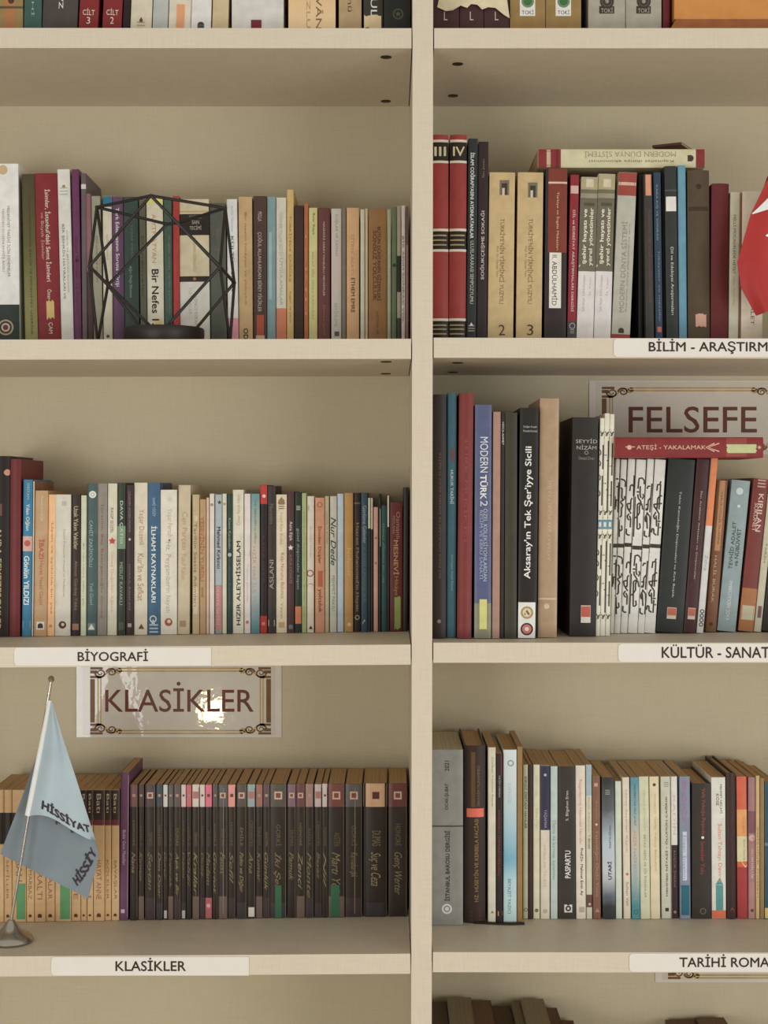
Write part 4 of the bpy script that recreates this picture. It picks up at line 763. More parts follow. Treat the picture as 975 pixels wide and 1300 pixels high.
# ================================================================== lower left shelf
row('LL', 0, 4, base=lambda x: 1171 - 7.3 * x / 510.0, dep=0.118)
TANP = (203, 160, 106)
tan_edges = [(-12, 4.5), (5, 14.8), (15.2, 33), (33.4, 43.2), (43.6, 57.5), (57.9, 69.5), (70, 90), (90.4, 102.2), (102.6, 110), (110.4, 118), (118.4, 132.5), (132.9, 141), (141.4, 151.2)]
tw = ['PERVANE', 'SEFİLLER', 'BAHARI', 'KUMARBAZ', 'YERALTI', 'DAVALAR', 'GENÇLİK', 'ANNE', 'SUÇ', 'VADİ', 'HAYAT ANNE', 'KÖLELER', 'SAVAŞLAR']
for j, (a, b_) in enumerate(tan_edges):
    deco = []
    c = TANP if j % 3 else (208, 166, 112)
    if j < 3: deco += [band(1032, 1072, (46, 38, 34))]
    else: deco += [band(996, 1041, (62, 48, 42)), band(1041, 1048, (112, 52, 52)), t('Batı', 1008, 1032, (b_ - a) * .4, (190, 165, 130), 'd')]
    deco += [t(tw[j], 1092, 1142, (b_ - a) * .45, (150, 96, 58), 'd'), mark('arch', 1163 - .01 * a, 0, min(2.6, (b_ - a) * .2), (96, 52, 40))]
    if j in (2, 6): deco.append(stick(1122, 1167, -.35, .9, (84, 146, 92), 'green sticker'))
    if j == 2: w_ = 'with the nearer green sticker beside the flag pole'
    elif j == 6: w_ = 'with a green sticker below the hanging cloth'
    elif j < 2: w_ = ('cut by the frame edge', 'next inside the frame edge')[j] + ', lower left shelf'
    elif j >= 7: w_ = ORD[13 - j] + ' left of the purple paperback'
    else: w_ = 'behind the grey-blue flag, ' + ORD[j - 2 if j < 6 else j - 3] + ' right of the sticker'
    bk(a, b_, 1003, c, 'tan classic paperback', *deco, where=' ' + w_, gap=.3)
bk(151.5, 162.3, 981, (104, 63, 88), 'purple paperback standing taller between tan and dark classics', t('Binbir Gece Masalları', 1054, 1098, 4, (190, 165, 180), 'd', .0), mark('box', 1157, -.2, 2.4, (190, 165, 185)), ('stroke', [(.9, 985), (.9, 1165)], 1, (150, 116, 136)), dx=1.5, where=', lower left shelf')
DARK = (54, 44, 38)
cl = [(165, 174.5, (118, 78, 72), 'maroon-brown', 0), (175.3, 182.8, (84, 62, 56), 'dark brown', 0), (184, 197, (88, 66, 66), 'mauve-brown', 1), (198, 206.3, (64, 72, 78), 'slate blue', 0), (207, 212.8, (198, 192, 182), 'white', 0),
      (213.2, 219.8, (96, 88, 82), 'mottled grey', 0), (220.2, 229.3, (98, 82, 78), 'grey-brown', 0), (229.8, 236, (208, 180, 170), 'pinkish-white', 0), (236.3, 243, (194, 98, 102), 'rose', 0), (243.8, 253, (208, 188, 174), 'cream', 2),
      (253.4, 260, (204, 190, 174), 'off-white', 0), (260.3, 269, (218, 104, 122), 'bright pink', 0), (269.6, 276.4, (92, 82, 78), 'charcoal', 0), (277, 288.6, (92, 86, 86), 'grey', 1), (289, 299, (222, 144, 130), 'salmon', 0),
      (300.2, 313, (92, 78, 72), 'brown-grey', 1), (313.8, 324, (144, 158, 158), 'blue-grey', 2), (324.6, 333.3, (154, 104, 88), 'rust-pink', 0), (333.8, 342.4, (102, 78, 78), 'plum-brown', 0), (343, 363.5, (88, 82, 72), 'olive-grey', 1),
      (364.8, 375.6, (128, 98, 108), 'mauve', 1), (376, 387, (112, 68, 68), 'wine', 1), (387.6, 398, (162, 120, 110), 'dusty pink', 0), (399.2, 408.4, (194, 170, 164), 'pale pink', 2), (409, 415.8, (202, 184, 174), 'whitish', 0),
      (416.6, 437.5, (122, 68, 58), 'brick', 1), (438.5, 460, (94, 88, 84), 'ash grey', 1), (461.3, 491.5, (208, 160, 120), 'peach', 3), (493.2, 516.8, (108, 58, 52), 'dark red', 1)]
scr = ['Nana', 'Kırmızı', 'Şeytan', 'Don Diyar', 'Gurur', 'Toprak', 'Aşk ve Bir', 'Yaşam', 'Vahşi', 'Krallar', 'Diriliş', 'Madam', 'Goriot', 'Faust', 'Sefil', 'Palto ve Diğer', 'Ana', 'Kumar', 'Günlük', 'İki Şehir', 'Pamuk', 'Zenci', 'Monte', 'Beyaz', 'Nil', 'Martı Yolu', 'Karmakarışık', 'Suç ve Ceza', 'Genç Werter']
for j, (a, b_, c, nm, sq) in enumerate(cl):
    w_ = b_ - a; light = sum(c) > 420; GOLD = (104, 91, 58) if j % 3 else (122, 106, 68)
    deco = [band(990, 1024.5, c)]
    if not light or sq == 1:
        if w_ > 9: deco.append(('stroke', [(-.93, 1023.5), (.93, 1023.5)], 1, (150, 130, 118)))
    if sq == 1: deco += [mark('box', 1010, .0, min(5, w_ * .3), (196, 164, 140)), mark('box', 1010, .0, min(3, w_ * .16), (130, 66, 56))]
    elif sq == 2: deco += [band(1005, 1014, (176, 110, 100), -.8, .8)]
    elif sq == 3: deco += [mark('box', 1010, .05, 4.5, (96, 46, 40))]
    else: deco += [mark('box', 1010, .05, min(2.2, w_ * .2), (112, 56, 54) if light else (176, 136, 118))]
    deco += [t(['HONORÉ', 'ÉMİLE', 'CERVANTES', 'TOLSTOY', 'AUSTEN', 'GORKİ', 'DUMAS'][j % 7], 1042 + (j * 7) % 16, 1074, w_ * .36, GOLD, 'd', .1),
             t(scr[j], 1082, 1108 + (j * 11) % 35, w_ * .5, (GOLD[0] + 22, GOLD[1] + 20, GOLD[2] + 14), 'd', -.05, .004, .4)]
    if j % 4 == 1: deco.append(band(1138, 1180, (110, 88, 78)))
    elif j % 4 == 2: deco.append(band(1140, 1180, (70, 56, 58)))
    elif j % 4 == 3: deco.append(band(1146, 1180, (64, 58, 60)))
    if j in (4, 7): deco.append(band(1156, 1166, (176, 168, 158), -.6, .7))
    if j == 16: deco.append(band(1152, 1164, (205, 196, 184), -.7, .8))
    if j == 11: deco += [band(1140, 1166, (176, 92, 92)), mark('disc', 1150, 0, 2.6, (210, 150, 150))]
    if w_ > 9 or j % 3 == 0: deco += [('stroke', [(.93, 1000), (.93, 1166)], .7, (110, 96, 76)), ('stroke', [(-.94, 1026), (-.94, 1166)], .6, (92, 80, 64))]
    if j in (19, 25): deco.append(stick(1124, 1168, -.4 if j == 19 else -.7, .4, (50, 100, 66), 'dark green sticker'))
    if j in (13, 26): deco.append(('stroke', [(.15, 1000), (.1, 1160)], .8, (138, 124, 98)))
    bk(a, b_, 996.2 - 2.0 * (a - 165) / 350 + (j % 3) * .3, DARK, 'dark classic with %s head block' % nm + (' and green sticker' if j in (19, 25) else ''), *deco, where=', ' + ORD[j + 1] + ' right of the purple paperback' if j < 15 else ', ' + ORD[29 - j] + ' from the upright', rough=.28, bulge=(.003 if sq == 3 else None))
# ================================================================== lower right shelf
row('LR', 1, 4, base=lambda x: 1167, dep=0.13)
bk(546.8, 588, 952, (148, 146, 139), 'wide grey journal volume with dark upright title', t('İSTANBUL BAROSU DERGİSİ', 1055, 1144, 7, (60, 56, 54), 'u', .0, .02), t('OCAK-ŞUBAT', 995, 1028, 5.5, (70, 66, 62), 'u', 0, .015), t('2021', 966, 979, 5.5, (70, 66, 62), 'u', 0, .015), band(1048, 1050, (86, 84, 78)), mark('disc', 1154, .0, 6.5, (222, 220, 214)), mark('ring', 1154, 0, 4, (110, 110, 106)), base=1175, dep=.155, page=(186, 176, 150))
bk(589, 616.5, 947, (60, 44, 37), 'thick dark brown book with bright orange tab', t('HZ. HÜSEYİN VE KERBELA FACİASI', 1040, 1145, 6.5, (160, 128, 72), 'u', .1), t('İBRAHİM MUHAMMED', 972, 1024, 4.5, (130, 104, 60), 'u', .3), band(955, 1025, (104, 74, 40), -.35, .05), stick(1026.5, 1037.5, -.75, .85, (232, 104, 78), 'orange-red tab'), mark('lines', 1163, .1, 6, (110, 52, 44)), base=1172.5, hard=True, dep=.15, ribbonmark=None)
bk(619.5, 629.5, 949, (215, 205, 180), 'slim cream book', t('Gurbet Yolcusu Kayıp', 961, 1024, 3, (150, 140, 118), 'd', .1), mark('tri', 1158, .1, 2, (150, 110, 60)), base=1172.5, dep=.14)
bk(630.3, 638, 957, (54, 43, 40), 'slim dark book with red lettering', t('FATİH OSMAN', 985, 1012, 3, (190, 176, 160), 'd', .1), t('ANADOLU İMPARATORLUĞU', 1028, 1112, 3.6, (150, 66, 52), 'd'), mark('box', 1160, .2, 3, (190, 140, 110)), band(957, 985, (110, 46, 44), .4, .9), base=1172, dep=.14)
bk(639, 656, 952, (180, 200, 205), 'sky-blue paperback', t('DENİZ', 995, 1020, 5, (176, 192, 200), 'd'), t('BEYAZIT YAZICI', 1116, 1160, 4, (90, 120, 136), 'd', -.1), mark('ring', 969, .1, 4, (120, 140, 148)), grad=[(955, (206, 218, 218)), (1010, (196, 208, 210)), (1045, (170, 198, 208)), (1090, (120, 172, 194)), (1120, (176, 206, 212)), (1165, (184, 210, 208))], base=1171, dep=.14)
bk(656.5, 663.5, 948, (150, 116, 62), 'slim kraft-brown book', base=1171, dep=.14)
bk(664, 670.5, 971, (196, 188, 152), 'slim grey-cream paperback', t('KIRGIZ DESTANI HANLAR', 986, 1052, 3.2, (88, 100, 56), 'd', .1, .01), mark('ring', 1155, .1, 2.4, (110, 100, 80)))
bk(671, 676.5, 971, (68, 48, 44), 'slim dark maroon paperback')
bk(677, 685.5, 971, (211, 202, 168), 'cream-yellow paperback', t('Garip', 1026, 1052, 4, (180, 186, 140), 'd'), t('kaside', 985, 1010, 3, (206, 190, 170), 'd'), mark('disc', 1156, .0, 2.4, (120, 108, 80)))
bk(686.3, 698, 972, (216, 201, 177), 'navy-topped cream paperback', band(960, 1054, (58, 54, 78)), t('YAŞAMAK', 1028, 1052, 4.8, (170, 150, 180), 'd', 0), t('AKBULAK YELESİ', 1072, 1126, 4.2, (184, 178, 160), 'd'), mark('box', 984, 0, 1.6, (170, 170, 190)), mark('disc', 1157, .0, 2.8, (180, 170, 150)))
bk(699, 708, 973, (182, 197, 187), 'pale mint paperback with blue lettering', t('Deniz ile kırmızı kalemler', 1042, 1118, 4, (120, 150, 166), 'd'))
bk(708.5, 731, 973, (62, 56, 50), 'wide charcoal book with white upright lettering', t('PASPARTU', 1080, 1115, 7, WH, 'u', .1, .02), t('S. Bilgehan Eren', 1004, 1042, 4.5, (200, 194, 182), 'u', .05), mark('box', 1153.5, .15, 5, (214, 206, 192)), mark('disc', 1153.5, .15, 3.6, (60, 54, 48)), mark('disc', 1153.5, .15, 1.6, (214, 206, 192)), mark('box', 1148, .15, 1.6, (62, 56, 50)))
bk(731.7, 744, 972, (221, 207, 187), 'pinkish-cream paperback with red upper title', t('Peygamberimiz Hayatından Hatıralar', 990, 1072, 4.6, (216, 132, 126), 'd', -.1), t('Prof.Dr. Mehmet Emin Ay', 1077, 1137, 4.4, (80, 66, 56), 'd', .1, .01), mark('box', 1155, .15, 3.4, (180, 168, 146)), dx=-1)
bk(744.6, 752, 971, (206, 198, 172), 'blue-topped cream paperback', band(960, 1010, (160, 178, 182)), t('Ömür Ağacının', 1012, 1055, 2.6, (150, 150, 140), 'd'), t('Y. BAHAR', 1060, 1078, 2.8, (90, 76, 60), 'd'), band(1136, 1152, (112, 76, 64)), mark('disc', 1148, .1, 1.6, (200, 180, 160)), dx=-.8)
bk(752.8, 763, 985, (132, 92, 68), 'brown paperback with pale script', t('Akşam', 1016, 1040, 4, (170, 124, 96), 'd'), t('Yalnızlığın Öteki Yüzü', 1054, 1138, 5, (176, 138, 106), 'd', .1), mark('box', 996.5, -.1, 2.2, (200, 150, 120)), mark('disc', 1047, 0, 1.4, (220, 200, 180)), mark('tri', 1156, .1, 3, (180, 140, 110)), dx=-1)
bk(765.3, 781.5, 987, (120, 126, 130), 'silver-and-black paperback with dark upright title', t('UTARİ', 1094, 1117, 5.6, (44, 42, 42), 'u', .1, .025), t('MARTA SİNAN', 1048, 1077, 3.6, (80, 84, 88), 'u', .2), mark('lines', 1006, -.1, 3, (150, 152, 150)), grad=[(990, (56, 56, 54)), (1030, (90, 96, 100)), (1070, (178, 192, 202)), (1110, (190, 196, 198)), (1140, (96, 104, 112)), (1150, (56, 58, 60)), (1165, (52, 54, 54))], dx=-1.5, rough=.28)
bk(782, 790, 992, (203, 207, 187), 'plain pale mint paperback', dx=-1.2)
bk(792, 801, 987, (221, 203, 178), 'peach-cream paperback', t('Nihat Asyalılar Kapısı', 1003, 1082, 3.2, (170, 160, 140), 'd', .0), mark('disc', 1110, .1, 1.8, (200, 110, 80)), t('Sultan Veli', 1120, 1150, 3.2, (150, 116, 96), 'd', .1), dx=-2)
bk(802.2, 813, 987, (140, 166, 168), 'teal paperback paler in the middle', t('HACIBEKTAŞ VELİ ve ALİ', 996, 1048, 3.4, (66, 78, 82), 'd', .05), t('HZİR NASREDDİN HAN', 1056, 1142, 5, (176, 150, 146), 'd', .05), mark('ring', 1158, 0, 3, (60, 110, 116)), grad=[(990, (92, 142, 156)), (1030, (140, 168, 170)), (1065, (198, 186, 168)), (1110, (168, 184, 178)), (1150, (78, 136, 140)), (1165, (84, 140, 146))], dx=-2)
bk(813.5, 826, 986, (206, 202, 168), 'pale green-cream paperback', t('CENGİZ AYTMATOV', 1003, 1055, 3.6, (180, 176, 140), 'd', .1), t('BEYAZ GEMİ VE SİS İNSANLAR', 1060, 1140, 3.6, (140, 140, 112), 'd', .1), dx=-2.5)
bk(826.4, 838.5, 986, (221, 202, 162), 'sandy cream paperback', t('Hüseyin Galip Yavuz Belediye', 1008, 1106, 3, (190, 162, 116), 'd', .1), mark('disc', 996.5, .0, 2, (90, 70, 50)), dx=-2)
bk(840.2, 852.6, 986, (197, 193, 170), 'grey-cream paperback with wide-set dark lettering', t('MEHMED NİYAZİ • ÖLÜMÜN ÇAĞRISI', 1012, 1138, 3.6, (84, 76, 66), 'u', .1, .01), mark('box', 1155, .1, 2.2, (70, 56, 50)), mark('lines', 996, .1, 3, (150, 146, 128)), dx=-1.5)
bk(853, 861, 986, (218, 212, 200), 'white-topped dark brown paperback', band(1073, 1180, (62, 44, 40)), t('KÜÇÜK İNSAN', 1080, 1126, 3.2, (150, 116, 96), 'd'), t('KADIN', 1010, 1060, 3, (200, 180, 172), 'd'), mark('disc', 1158, 0, 1.8, (160, 120, 100)), dx=-1.2)
bk(863.5, 877, 986, (132, 138, 154), 'grey-blue paperback with mauve title and teal foot', t('ESKİMİZ', 990, 1044, 6.5, (168, 120, 158), 'd', .0, .02), band(1056, 1118, (196, 198, 210), -.45, .35), t('İnsan İnsanın', 1060, 1116, 4, (140, 134, 160), 'd', -.05), band(1124, 1162, (42, 102, 122), -.8, .8), dx=-1)
bk(878.5, 903, 995, (60, 52, 47), 'thick dark book with red lettering and white dot', t('Vefa Yokuşu Peşinde', 1001, 1060, 6, (160, 72, 54), 'd', .15, .01), mark('disc', 1063.5, .12, 1.8, (226, 218, 208)), t('Sevenler Yolu', 1068, 1110, 5.5, (150, 66, 50), 'd', .1, .01), mark('ring', 1157, .15, 4, (110, 100, 76)), hard=True, bulge=.001)
bk(904, 922, 987, (217, 211, 196), 'white paperback with teal pencil and orange foot', t('MEHMET NECATİ', 996, 1033, 3.6, (84, 74, 66), 'd', .4), t('KÖSE', 1008, 1023, 4, (84, 74, 66), 'd', -.1), t('Sultan Tahtayı Devirdi', 1046, 1120, 6, (216, 138, 96), 'd', .1), band(1124, 1156, (82, 148, 142), -.45, .6), mark('tri', 1120, .07, 5, (82, 148, 142)), band(1156, 1180, (220, 106, 68)), dx=-1)
bk(923, 935, 982, (66, 45, 40), 'dark maroon hardcover', mark('tri', 1155, .1, 3, (150, 70, 52)), t('EĞİL DAĞLAR', 1000, 1080, 4, (84, 56, 50), 'd'), hard=True, dep=.15, dx=-1)
bk(936.5, 949.5, 986, (212, 94, 58), 'orange-red paperback with cream patch', band(1028, 1062, (226, 152, 84)), band(1062, 1094, (214, 202, 152)), ('stroke', [(-.95, 1091), (.95, 1100)], 5, (214, 202, 152)), band(1101, 1180, (168, 54, 52)), t('TATLI SERT', 1035, 1058, 3, (206, 124, 64), 'd', .3), t('Gülten Dayıoğlu', 1066, 1094, 3, (150, 130, 90), 'd', .4), dx=-1.5)
bk(950, 959, 987, (164, 116, 114), 'mauve-pink paperback', t('ÖLÜM HİÇLİK', 1078, 1116, 4, (220, 196, 186), 'd', .1), band(1030, 1058, (128, 84, 92)), mark('disc', 1064, 0, 4, (206, 158, 150)), band(1120, 1170, (176, 126, 118), -.8, .9), mark('disc', 1156, .1, 2, (100, 60, 54)))
bk(959.5, 964.5, 985, (202, 168, 104), 'slim golden paperback', t('yolculuk notları', 1050, 1140, 2.2, (130, 96, 52), 'd'))
bk(965, 970.5, 988, (152, 118, 68), 'slim ochre-brown paperback')
bk(971, 986, 993, (48, 88, 104), 'teal-blue paperback cut by the frame edge', band(1153, 1166, (214, 184, 100), -.98, .8), band(1070, 1074, (100, 130, 136)))
# ================================================================== bottom right shelf: only the tops of the books show
row('BR', 1, 5, d=0.15, dep=0.13)
PB = (104, 92, 74)
bk(547, 571, 1312, (74, 66, 56), 'dark olive book with dull page top', page=(96, 82, 62))
bk(571.5, 604, 1306, (150, 138, 112), 'thick grey-topped book', page=(140, 128, 104))
bk(604.5, 632, 1310, (96, 66, 48), 'brown-topped book', page=(112, 86, 62), dx=-1)
bk(632.5, 657, 1318, (82, 62, 50), 'lower dark brown-topped book', page=(96, 76, 56))
bk(657.5, 670, 1312, (120, 108, 84), 'slim grey-brown-topped book', page=(128, 114, 90))
bk(670.5, 702, 1308, (150, 140, 112), 'wide pale-topped book', page=(142, 130, 104))
bk(702.5, 720, 1320, (92, 66, 48), 'low brown-topped book', page=(104, 80, 58))
bk(721, 742, 1337, (100, 70, 52), 'lowest book with barely visible brown top', page=(108, 82, 60))
bk(866, 905, 1336, (92, 64, 48), 'low brown book with barely visible top', page=(104, 78, 58), where=' under the scrolled sign, bottom right shelf')
bk(906, 945, 1333, (100, 72, 54), 'low dark tan book with barely visible top', page=(110, 86, 62))
# the black ribbon lying on the board in front of the dark brown book
mb = MB(); m_r = mat((46, 38, 34), 0.6)
zs = shelf_z(1, 4, 0.15)
pts = [P(602, 1174, .126), P(618, 1175, .124), P(634, 1176, .121), P(650, 1177, .12), P(666, 1176.6, .122)]
for s_ in range(4):
    a, b_ = pts[s_], pts[s_ + 1]
    h = [zs + .0003 + .0022 * q for q in (0, 1)]
    mb.hexa([(a[0], a[1], h[0]), (b_[0], b_[1], h[0]), (b_[0], b_[1] + .006, h[0]), (a[0], a[1] + .006, h[0]), (a[0], a[1], h[1]), (b_[0], b_[1], h[1]), (b_[0], b_[1] + .006, h[1]), (a[0], a[1] + .006, h[1])], m_r)
tag(mb.build('bookmark_strap', smooth=0), 'flat black strap lying on the board before the thick dark brown book', 'bookmark')
# ================================================================== wire candle holder on the upper left shelf
m_blk = mat((44, 38, 34), 0.45, 0.1, metal=0.3)
zs = shelf_z(0, 2, -0.29)
cc = P(208, 430, .085)
hold = tag(empty('candle_holder', (cc[0], cc[1], zs)), 'black geometric wire candle holder standing before the upper left books', 'candle holder')
def HP(x, y, d):
    p = P(x, y, d); return (p[0] - cc[0], p[1] - cc[1], p[2] - zs)
def HF(x, d): p = P(x, 430, d); return (p[0] - cc[0], p[1] - cc[1], 0.0038)
N_, L1, R1, F1, F2 = HP(191.5, 248.5, .035), HP(123, 263, .075), HP(286, 264, .08), HP(212, 284.5, .125), HP(226, 283, .12)
ML_, ML2, MR_, MR2 = HP(113.5, 338, .055), HP(137, 362, .115), HP(279.5, 338.5, .05), HP(297.5, 359, .11)
BL, BR_ = HF(124, .085), HF(292, .085)
zt_ = 0.0215
def DB(x, d): p = P(x, 420, d); return (p[0] - cc[0], p[1] - cc[1], zt_)
B1, B2, B3, B4 = DB(191, .045), DB(183, .12), DB(212, .045), DB(246, .11)
mb = MB()
for a, b_ in ((N_, L1), (N_, R1), (L1, F1), (F1, F2), (F2, R1), (N_, ML_), (L1, ML_), (L1, ML2), (F1, ML2), (N_, MR_), (R1, MR_), (R1, MR2), (F2, MR2), (ML_, ML2), (MR_, MR2),
              (ML_, BL), (ML2, BL), (MR_, BR_), (MR2, BR_), (ML_, B1), (ML2, B2), (MR_, B3), (MR2, B4)):
    mb.tube(a, b_, .0021, m_blk, 8)
for p in (N_, L1, R1, F1, F2, ML_, ML2, MR_, MR2, BL, BR_):
    mb.lathe(p, [(.0012, -.0022), (.0024, -.0012), (.0026, 0), (.0024, .0012), (.0012, .0022)], m_blk, 10)
mb.build('wire_frame', hold)
mb = MB(); mb.lathe((0, 0, .0012), [(.048, 0), (.052, .002), (.0535, .012), (.0535, .019), (.0525, .0212), (.049, .0212), (.047, .012), (.02, .011)], m_blk, 56); mb.build('base_dish', hold)
# ================================================================== desk flags
m_chr = mat((176, 170, 160), 0.22, 0.03, gain=1, metal=0.9)
m_white = mat((226, 224, 218), 0.6, 0.04)
def lerp(a, b_, f): return tuple(a[q] + (b_[q] - a[q]) * f for q in range(len(a)))
def flag_stand(foot, tip, dfoot, dtip, r_base, bay, i, label, px_x):
    z0 = shelf_z(bay, i, (px_x - VX) / 1000.0)
    p0 = P(foot[0], foot[1], dfoot); p1 = P(tip[0], tip[1], dtip)
    root = tag(empty('desk_flag', (p0[0], p0[1], z0)), label, 'flag', 'small desk flags')
    l_ = lambda p: (p[0] - p0[0], p[1] - p0[1], p[2] - z0)
    mb = MB(); mb.lathe((0, 0, .0004), [(r_base * .8, 0), (r_base * .95, .0008), (r_base, .003), (r_base * .97, .0055), (r_base * .84, .0095), (r_base * .62, .0135), (r_base * .42, .0175), (r_base * .26, .0245), (r_base * .14, .029), (.001, .0295)], m_chr, 44); mb.build('base', root)
    mb = MB(); mb.tube((0, 0, .027), l_(p1), .0019, m_chr, 12); mb.build('pole', root)
    mb = MB(); t_ = l_(p1); mb.lathe((t_[0], t_[1], t_[2] - .002), [(.001, 0), (.0032, .0012), (.0042, .004), (.0032, .007), (.001, .0082)], m_chr, 16); mb.build('finial', root)
    return root, l_
def cloth(mb, grid, m, th=.0006):
    n = len(grid); w = len(grid[0]); vs = []; fs = []
    for off in (0, th):
        for r_ in grid:
            for p in r_: vs.append((p[0], p[1] + off, p[2]))
    q = lambda k_, r_, c_: k_ * n * w + r_ * w + c_
    for r_ in range(n - 1):
        for c_ in range(w - 1):
            fs.append((q(0, r_+1, c_), q(0, r_+1, c_+1), q(0, r_, c_+1), q(0, r_, c_))); fs.append((q(1, r_, c_), q(1, r_, c_+1), q(1, r_+1, c_+1), q(1, r_+1, c_)))
    edge = [(r_, 0) for r_ in range(n)] + [(n-1, c_) for c_ in range(1, w)] + [(r_, w-1) for r_ in range(n-2, -1, -1)] + [(0, c_) for c_ in range(w-2, 0, -1)]
    for a, b_ in zip(edge, edge[1:] + edge[:1]): fs.append((q(0, *a), q(0, *b_), q(1, *b_), q(1, *a)))
    mb.mesh(vs, fs, m)
def polyat(pl, f):
    s = f * (len(pl) - 1); i_ = min(int(s), len(pl) - 2); return lerp(pl[i_], pl[i_ + 1], s - i_)
def sheet(l_, left, right, depth, rows_, cols_):
    """cloth between two edge polylines given in pixels; depth(v, u) in metres"""
    return [[l_(P(*lerp(polyat(left, v / rows_), polyat(right, v / rows_), u / cols_), depth(v / rows_, u / cols_))) for u in range(cols_ + 1)] for v in range(rows_ + 1)]
def silk(name, c, rough=.45):
    m = mat(c, rough, 0.06, scale=30); return m
fr, fl = flag_stand((14, 1196), (65, 864), .062, .062, .029, 0, 4, 'grey-blue desk flag on a chrome stand before the tan classics', 14)
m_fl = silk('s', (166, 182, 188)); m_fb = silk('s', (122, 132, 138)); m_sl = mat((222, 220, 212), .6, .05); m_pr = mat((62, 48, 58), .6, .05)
mb = MB()
front_d = lambda v, u: .058 - .012 * sin(u * pi) * v + .004 * sin(u * 9 + v * 3) * v
fl_left = [(64, 891), (60, 905), (52.5, 945), (45, 985), (36, 1036)]
fl_right = [(66, 891), (79, 935), (97, 990), (110, 1032), (122, 1070)]
G1 = sheet(fl, fl_left, fl_right, front_d, 18, 18)
# let the lower edge sag towards the fold
for r_, row_ in enumerate(G1):
    for c_, p in enumerate(row_):
        v, u = r_ / 18, c_ / 18
        row_[c_] = (p[0], p[1], p[2] + .011 * v ** 3 * sin(pi * u) * (1.2 - u) + .0015 * v * sin(u * 7))
cloth(mb, G1, m_fl)
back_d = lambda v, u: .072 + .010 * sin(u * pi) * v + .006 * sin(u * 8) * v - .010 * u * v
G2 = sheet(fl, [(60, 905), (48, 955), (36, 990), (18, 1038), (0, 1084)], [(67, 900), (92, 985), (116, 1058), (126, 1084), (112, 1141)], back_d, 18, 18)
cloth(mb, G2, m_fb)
# the white sleeve round the pole
sl0, sl1 = fl(P(63.6, 889, .0605)), fl(P(35.5, 1035, .0605)); mb.tube(sl1, sl0, .0042, m_sl, 14, .003)
# lettering following the two sheets
def on_sheet(mb, G, s, corners, m, bold, out=-.0008):
    """corners: (u0,v0) start, (u1,v1) end of the baseline, height in v"""
    vs, fs, a = glyphs(s, bold); R, C = len(G) - 1, len(G[0]) - 1
    (u0, v0), (u1, v1), (hu, hv) = corners
    pts3 = []; pts2 = []
    for x, y, l_ in vs:
        u = u0 + (u1 - u0) * x + hu * y; v = v0 + (v1 - v0) * x + hv * y + .03 * sin(pi * x)
        u = max(0, min(.999, u)); v = max(0, min(.999, v)); r_, c_ = int(v * R), int(u * C); fr_, fc = v * R - r_, u * C - c_
        p = lerp(lerp(G[r_][c_], G[r_][c_+1], fc), lerp(G[r_+1][c_], G[r_+1][c_+1], fc), fr_)
        pts3.append((p[0], p[1] + out - l_, p[2])); pts2.append((p[0], p[2]))
    mb.mesh(pts3, orient(pts2, fs), m)
on_sheet(mb, G1, 'HİSSİYAT', ((.18, .955), (.97, .93), (0, -.085)), m_pr, .05)
on_sheet(mb, G2, 'HİSSİY', ((.86, .965), (.985, .73), (-.10, -.04)), m_pr, .05)
for u_ in (.42, .62):
    on_sheet(mb, G2, '*', ((u_, .62), (u_ + .12, .64), (0, -.07)), mat((88, 66, 72), .6, .05), .03)
mb.build('flag_cloth', fr, smooth=60)
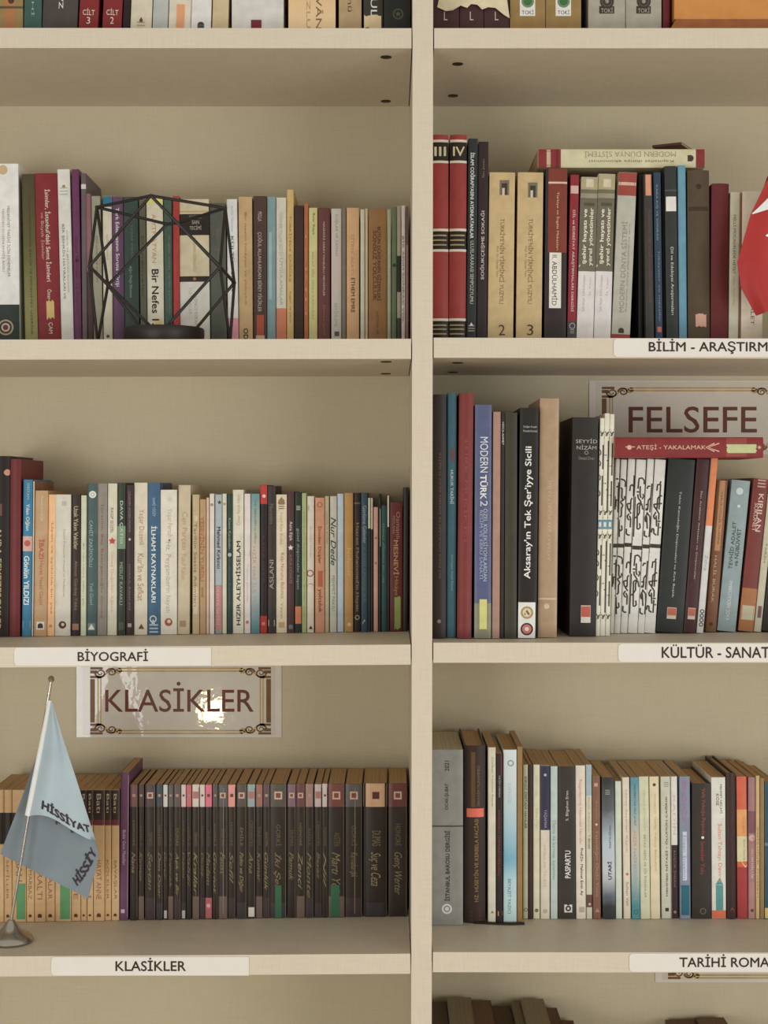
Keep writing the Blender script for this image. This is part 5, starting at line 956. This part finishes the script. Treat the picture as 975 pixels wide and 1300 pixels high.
# red flag with white crescent and star, mostly beyond the frame edge
rr, rl = flag_stand((1012, 425), (1000, 175), .045, .045, .030, 1, 2, 'red desk flag with a white crescent at the upper right frame edge', 1012)
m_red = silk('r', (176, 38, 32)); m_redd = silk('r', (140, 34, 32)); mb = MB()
rd = lambda v, u: .050 - .006 * sin(u * pi) * v + .004 * sin(u * 8 + v * 2) * v
GR = sheet(rl, [(1000, 196), (972, 232), (953, 272), (936, 333), (941, 366), (960, 401)], [(1003, 196), (1003, 235), (1004, 275), (1005, 315), (1006, 350), (1006, 384)], rd, 20, 18)
cloth(mb, GR, m_red)
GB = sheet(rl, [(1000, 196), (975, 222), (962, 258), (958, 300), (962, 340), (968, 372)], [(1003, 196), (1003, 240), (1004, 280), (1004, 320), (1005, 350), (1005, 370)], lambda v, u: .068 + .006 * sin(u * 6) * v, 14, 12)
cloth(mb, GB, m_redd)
mb.tube(rl(P(1007.5, 392, .0455)), rl(P(1001, 192, .0455)), .004, m_white, 12, .003)
def patch_on(mb, G, pts, m, out=-.0007):
    R, C = len(G) - 1, len(G[0]) - 1; o3 = []; o2 = []
    for u, v in pts:
        u = max(0, min(.999, u)); v = max(0, min(.999, v)); r_, c_ = int(v * R), int(u * C); fr_, fc = v * R - r_, u * C - c_
        p = lerp(lerp(G[r_][c_], G[r_][c_+1], fc), lerp(G[r_+1][c_], G[r_+1][c_+1], fc), fr_); o3.append((p[0], p[1] + out, p[2])); o2.append((p[0], p[2]))
    return o3, o2
# the crescent: a sickle laid along the upper fold, and the star below it
sick = []
for q in range(15):
    a = q / 14.0; sick.append((.02 + .98 * a, .395 - .26 * a - .04 * sin(pi * a)))
inner = []
for q in range(15):
    a = q / 14.0; inner.append((.04 + .96 * a, .40 - .10 * a + .0 * sin(pi * a)))
for q in range(14):
    o3, o2 = patch_on(mb, GR, [sick[q], sick[q+1], inner[q+1], inner[q]], m_white); mb.mesh(o3, orient(o2, [(0, 1, 2, 3)]), m_white)
star = [(.62 + (.17 if q % 2 == 0 else .07) * cos(q * pi / 5 + pi), .50 + (.075 if q % 2 == 0 else .03) * sin(q * pi / 5 + pi)) for q in range(10)]
for q in range(10):
    o3, o2 = patch_on(mb, GR, [(.62, .50), star[q], star[(q+1) % 10]], m_white); mb.mesh(o3, orient(o2, [(0, 1, 2)]), m_white)
mb.build('flag_cloth', rr, smooth=60)
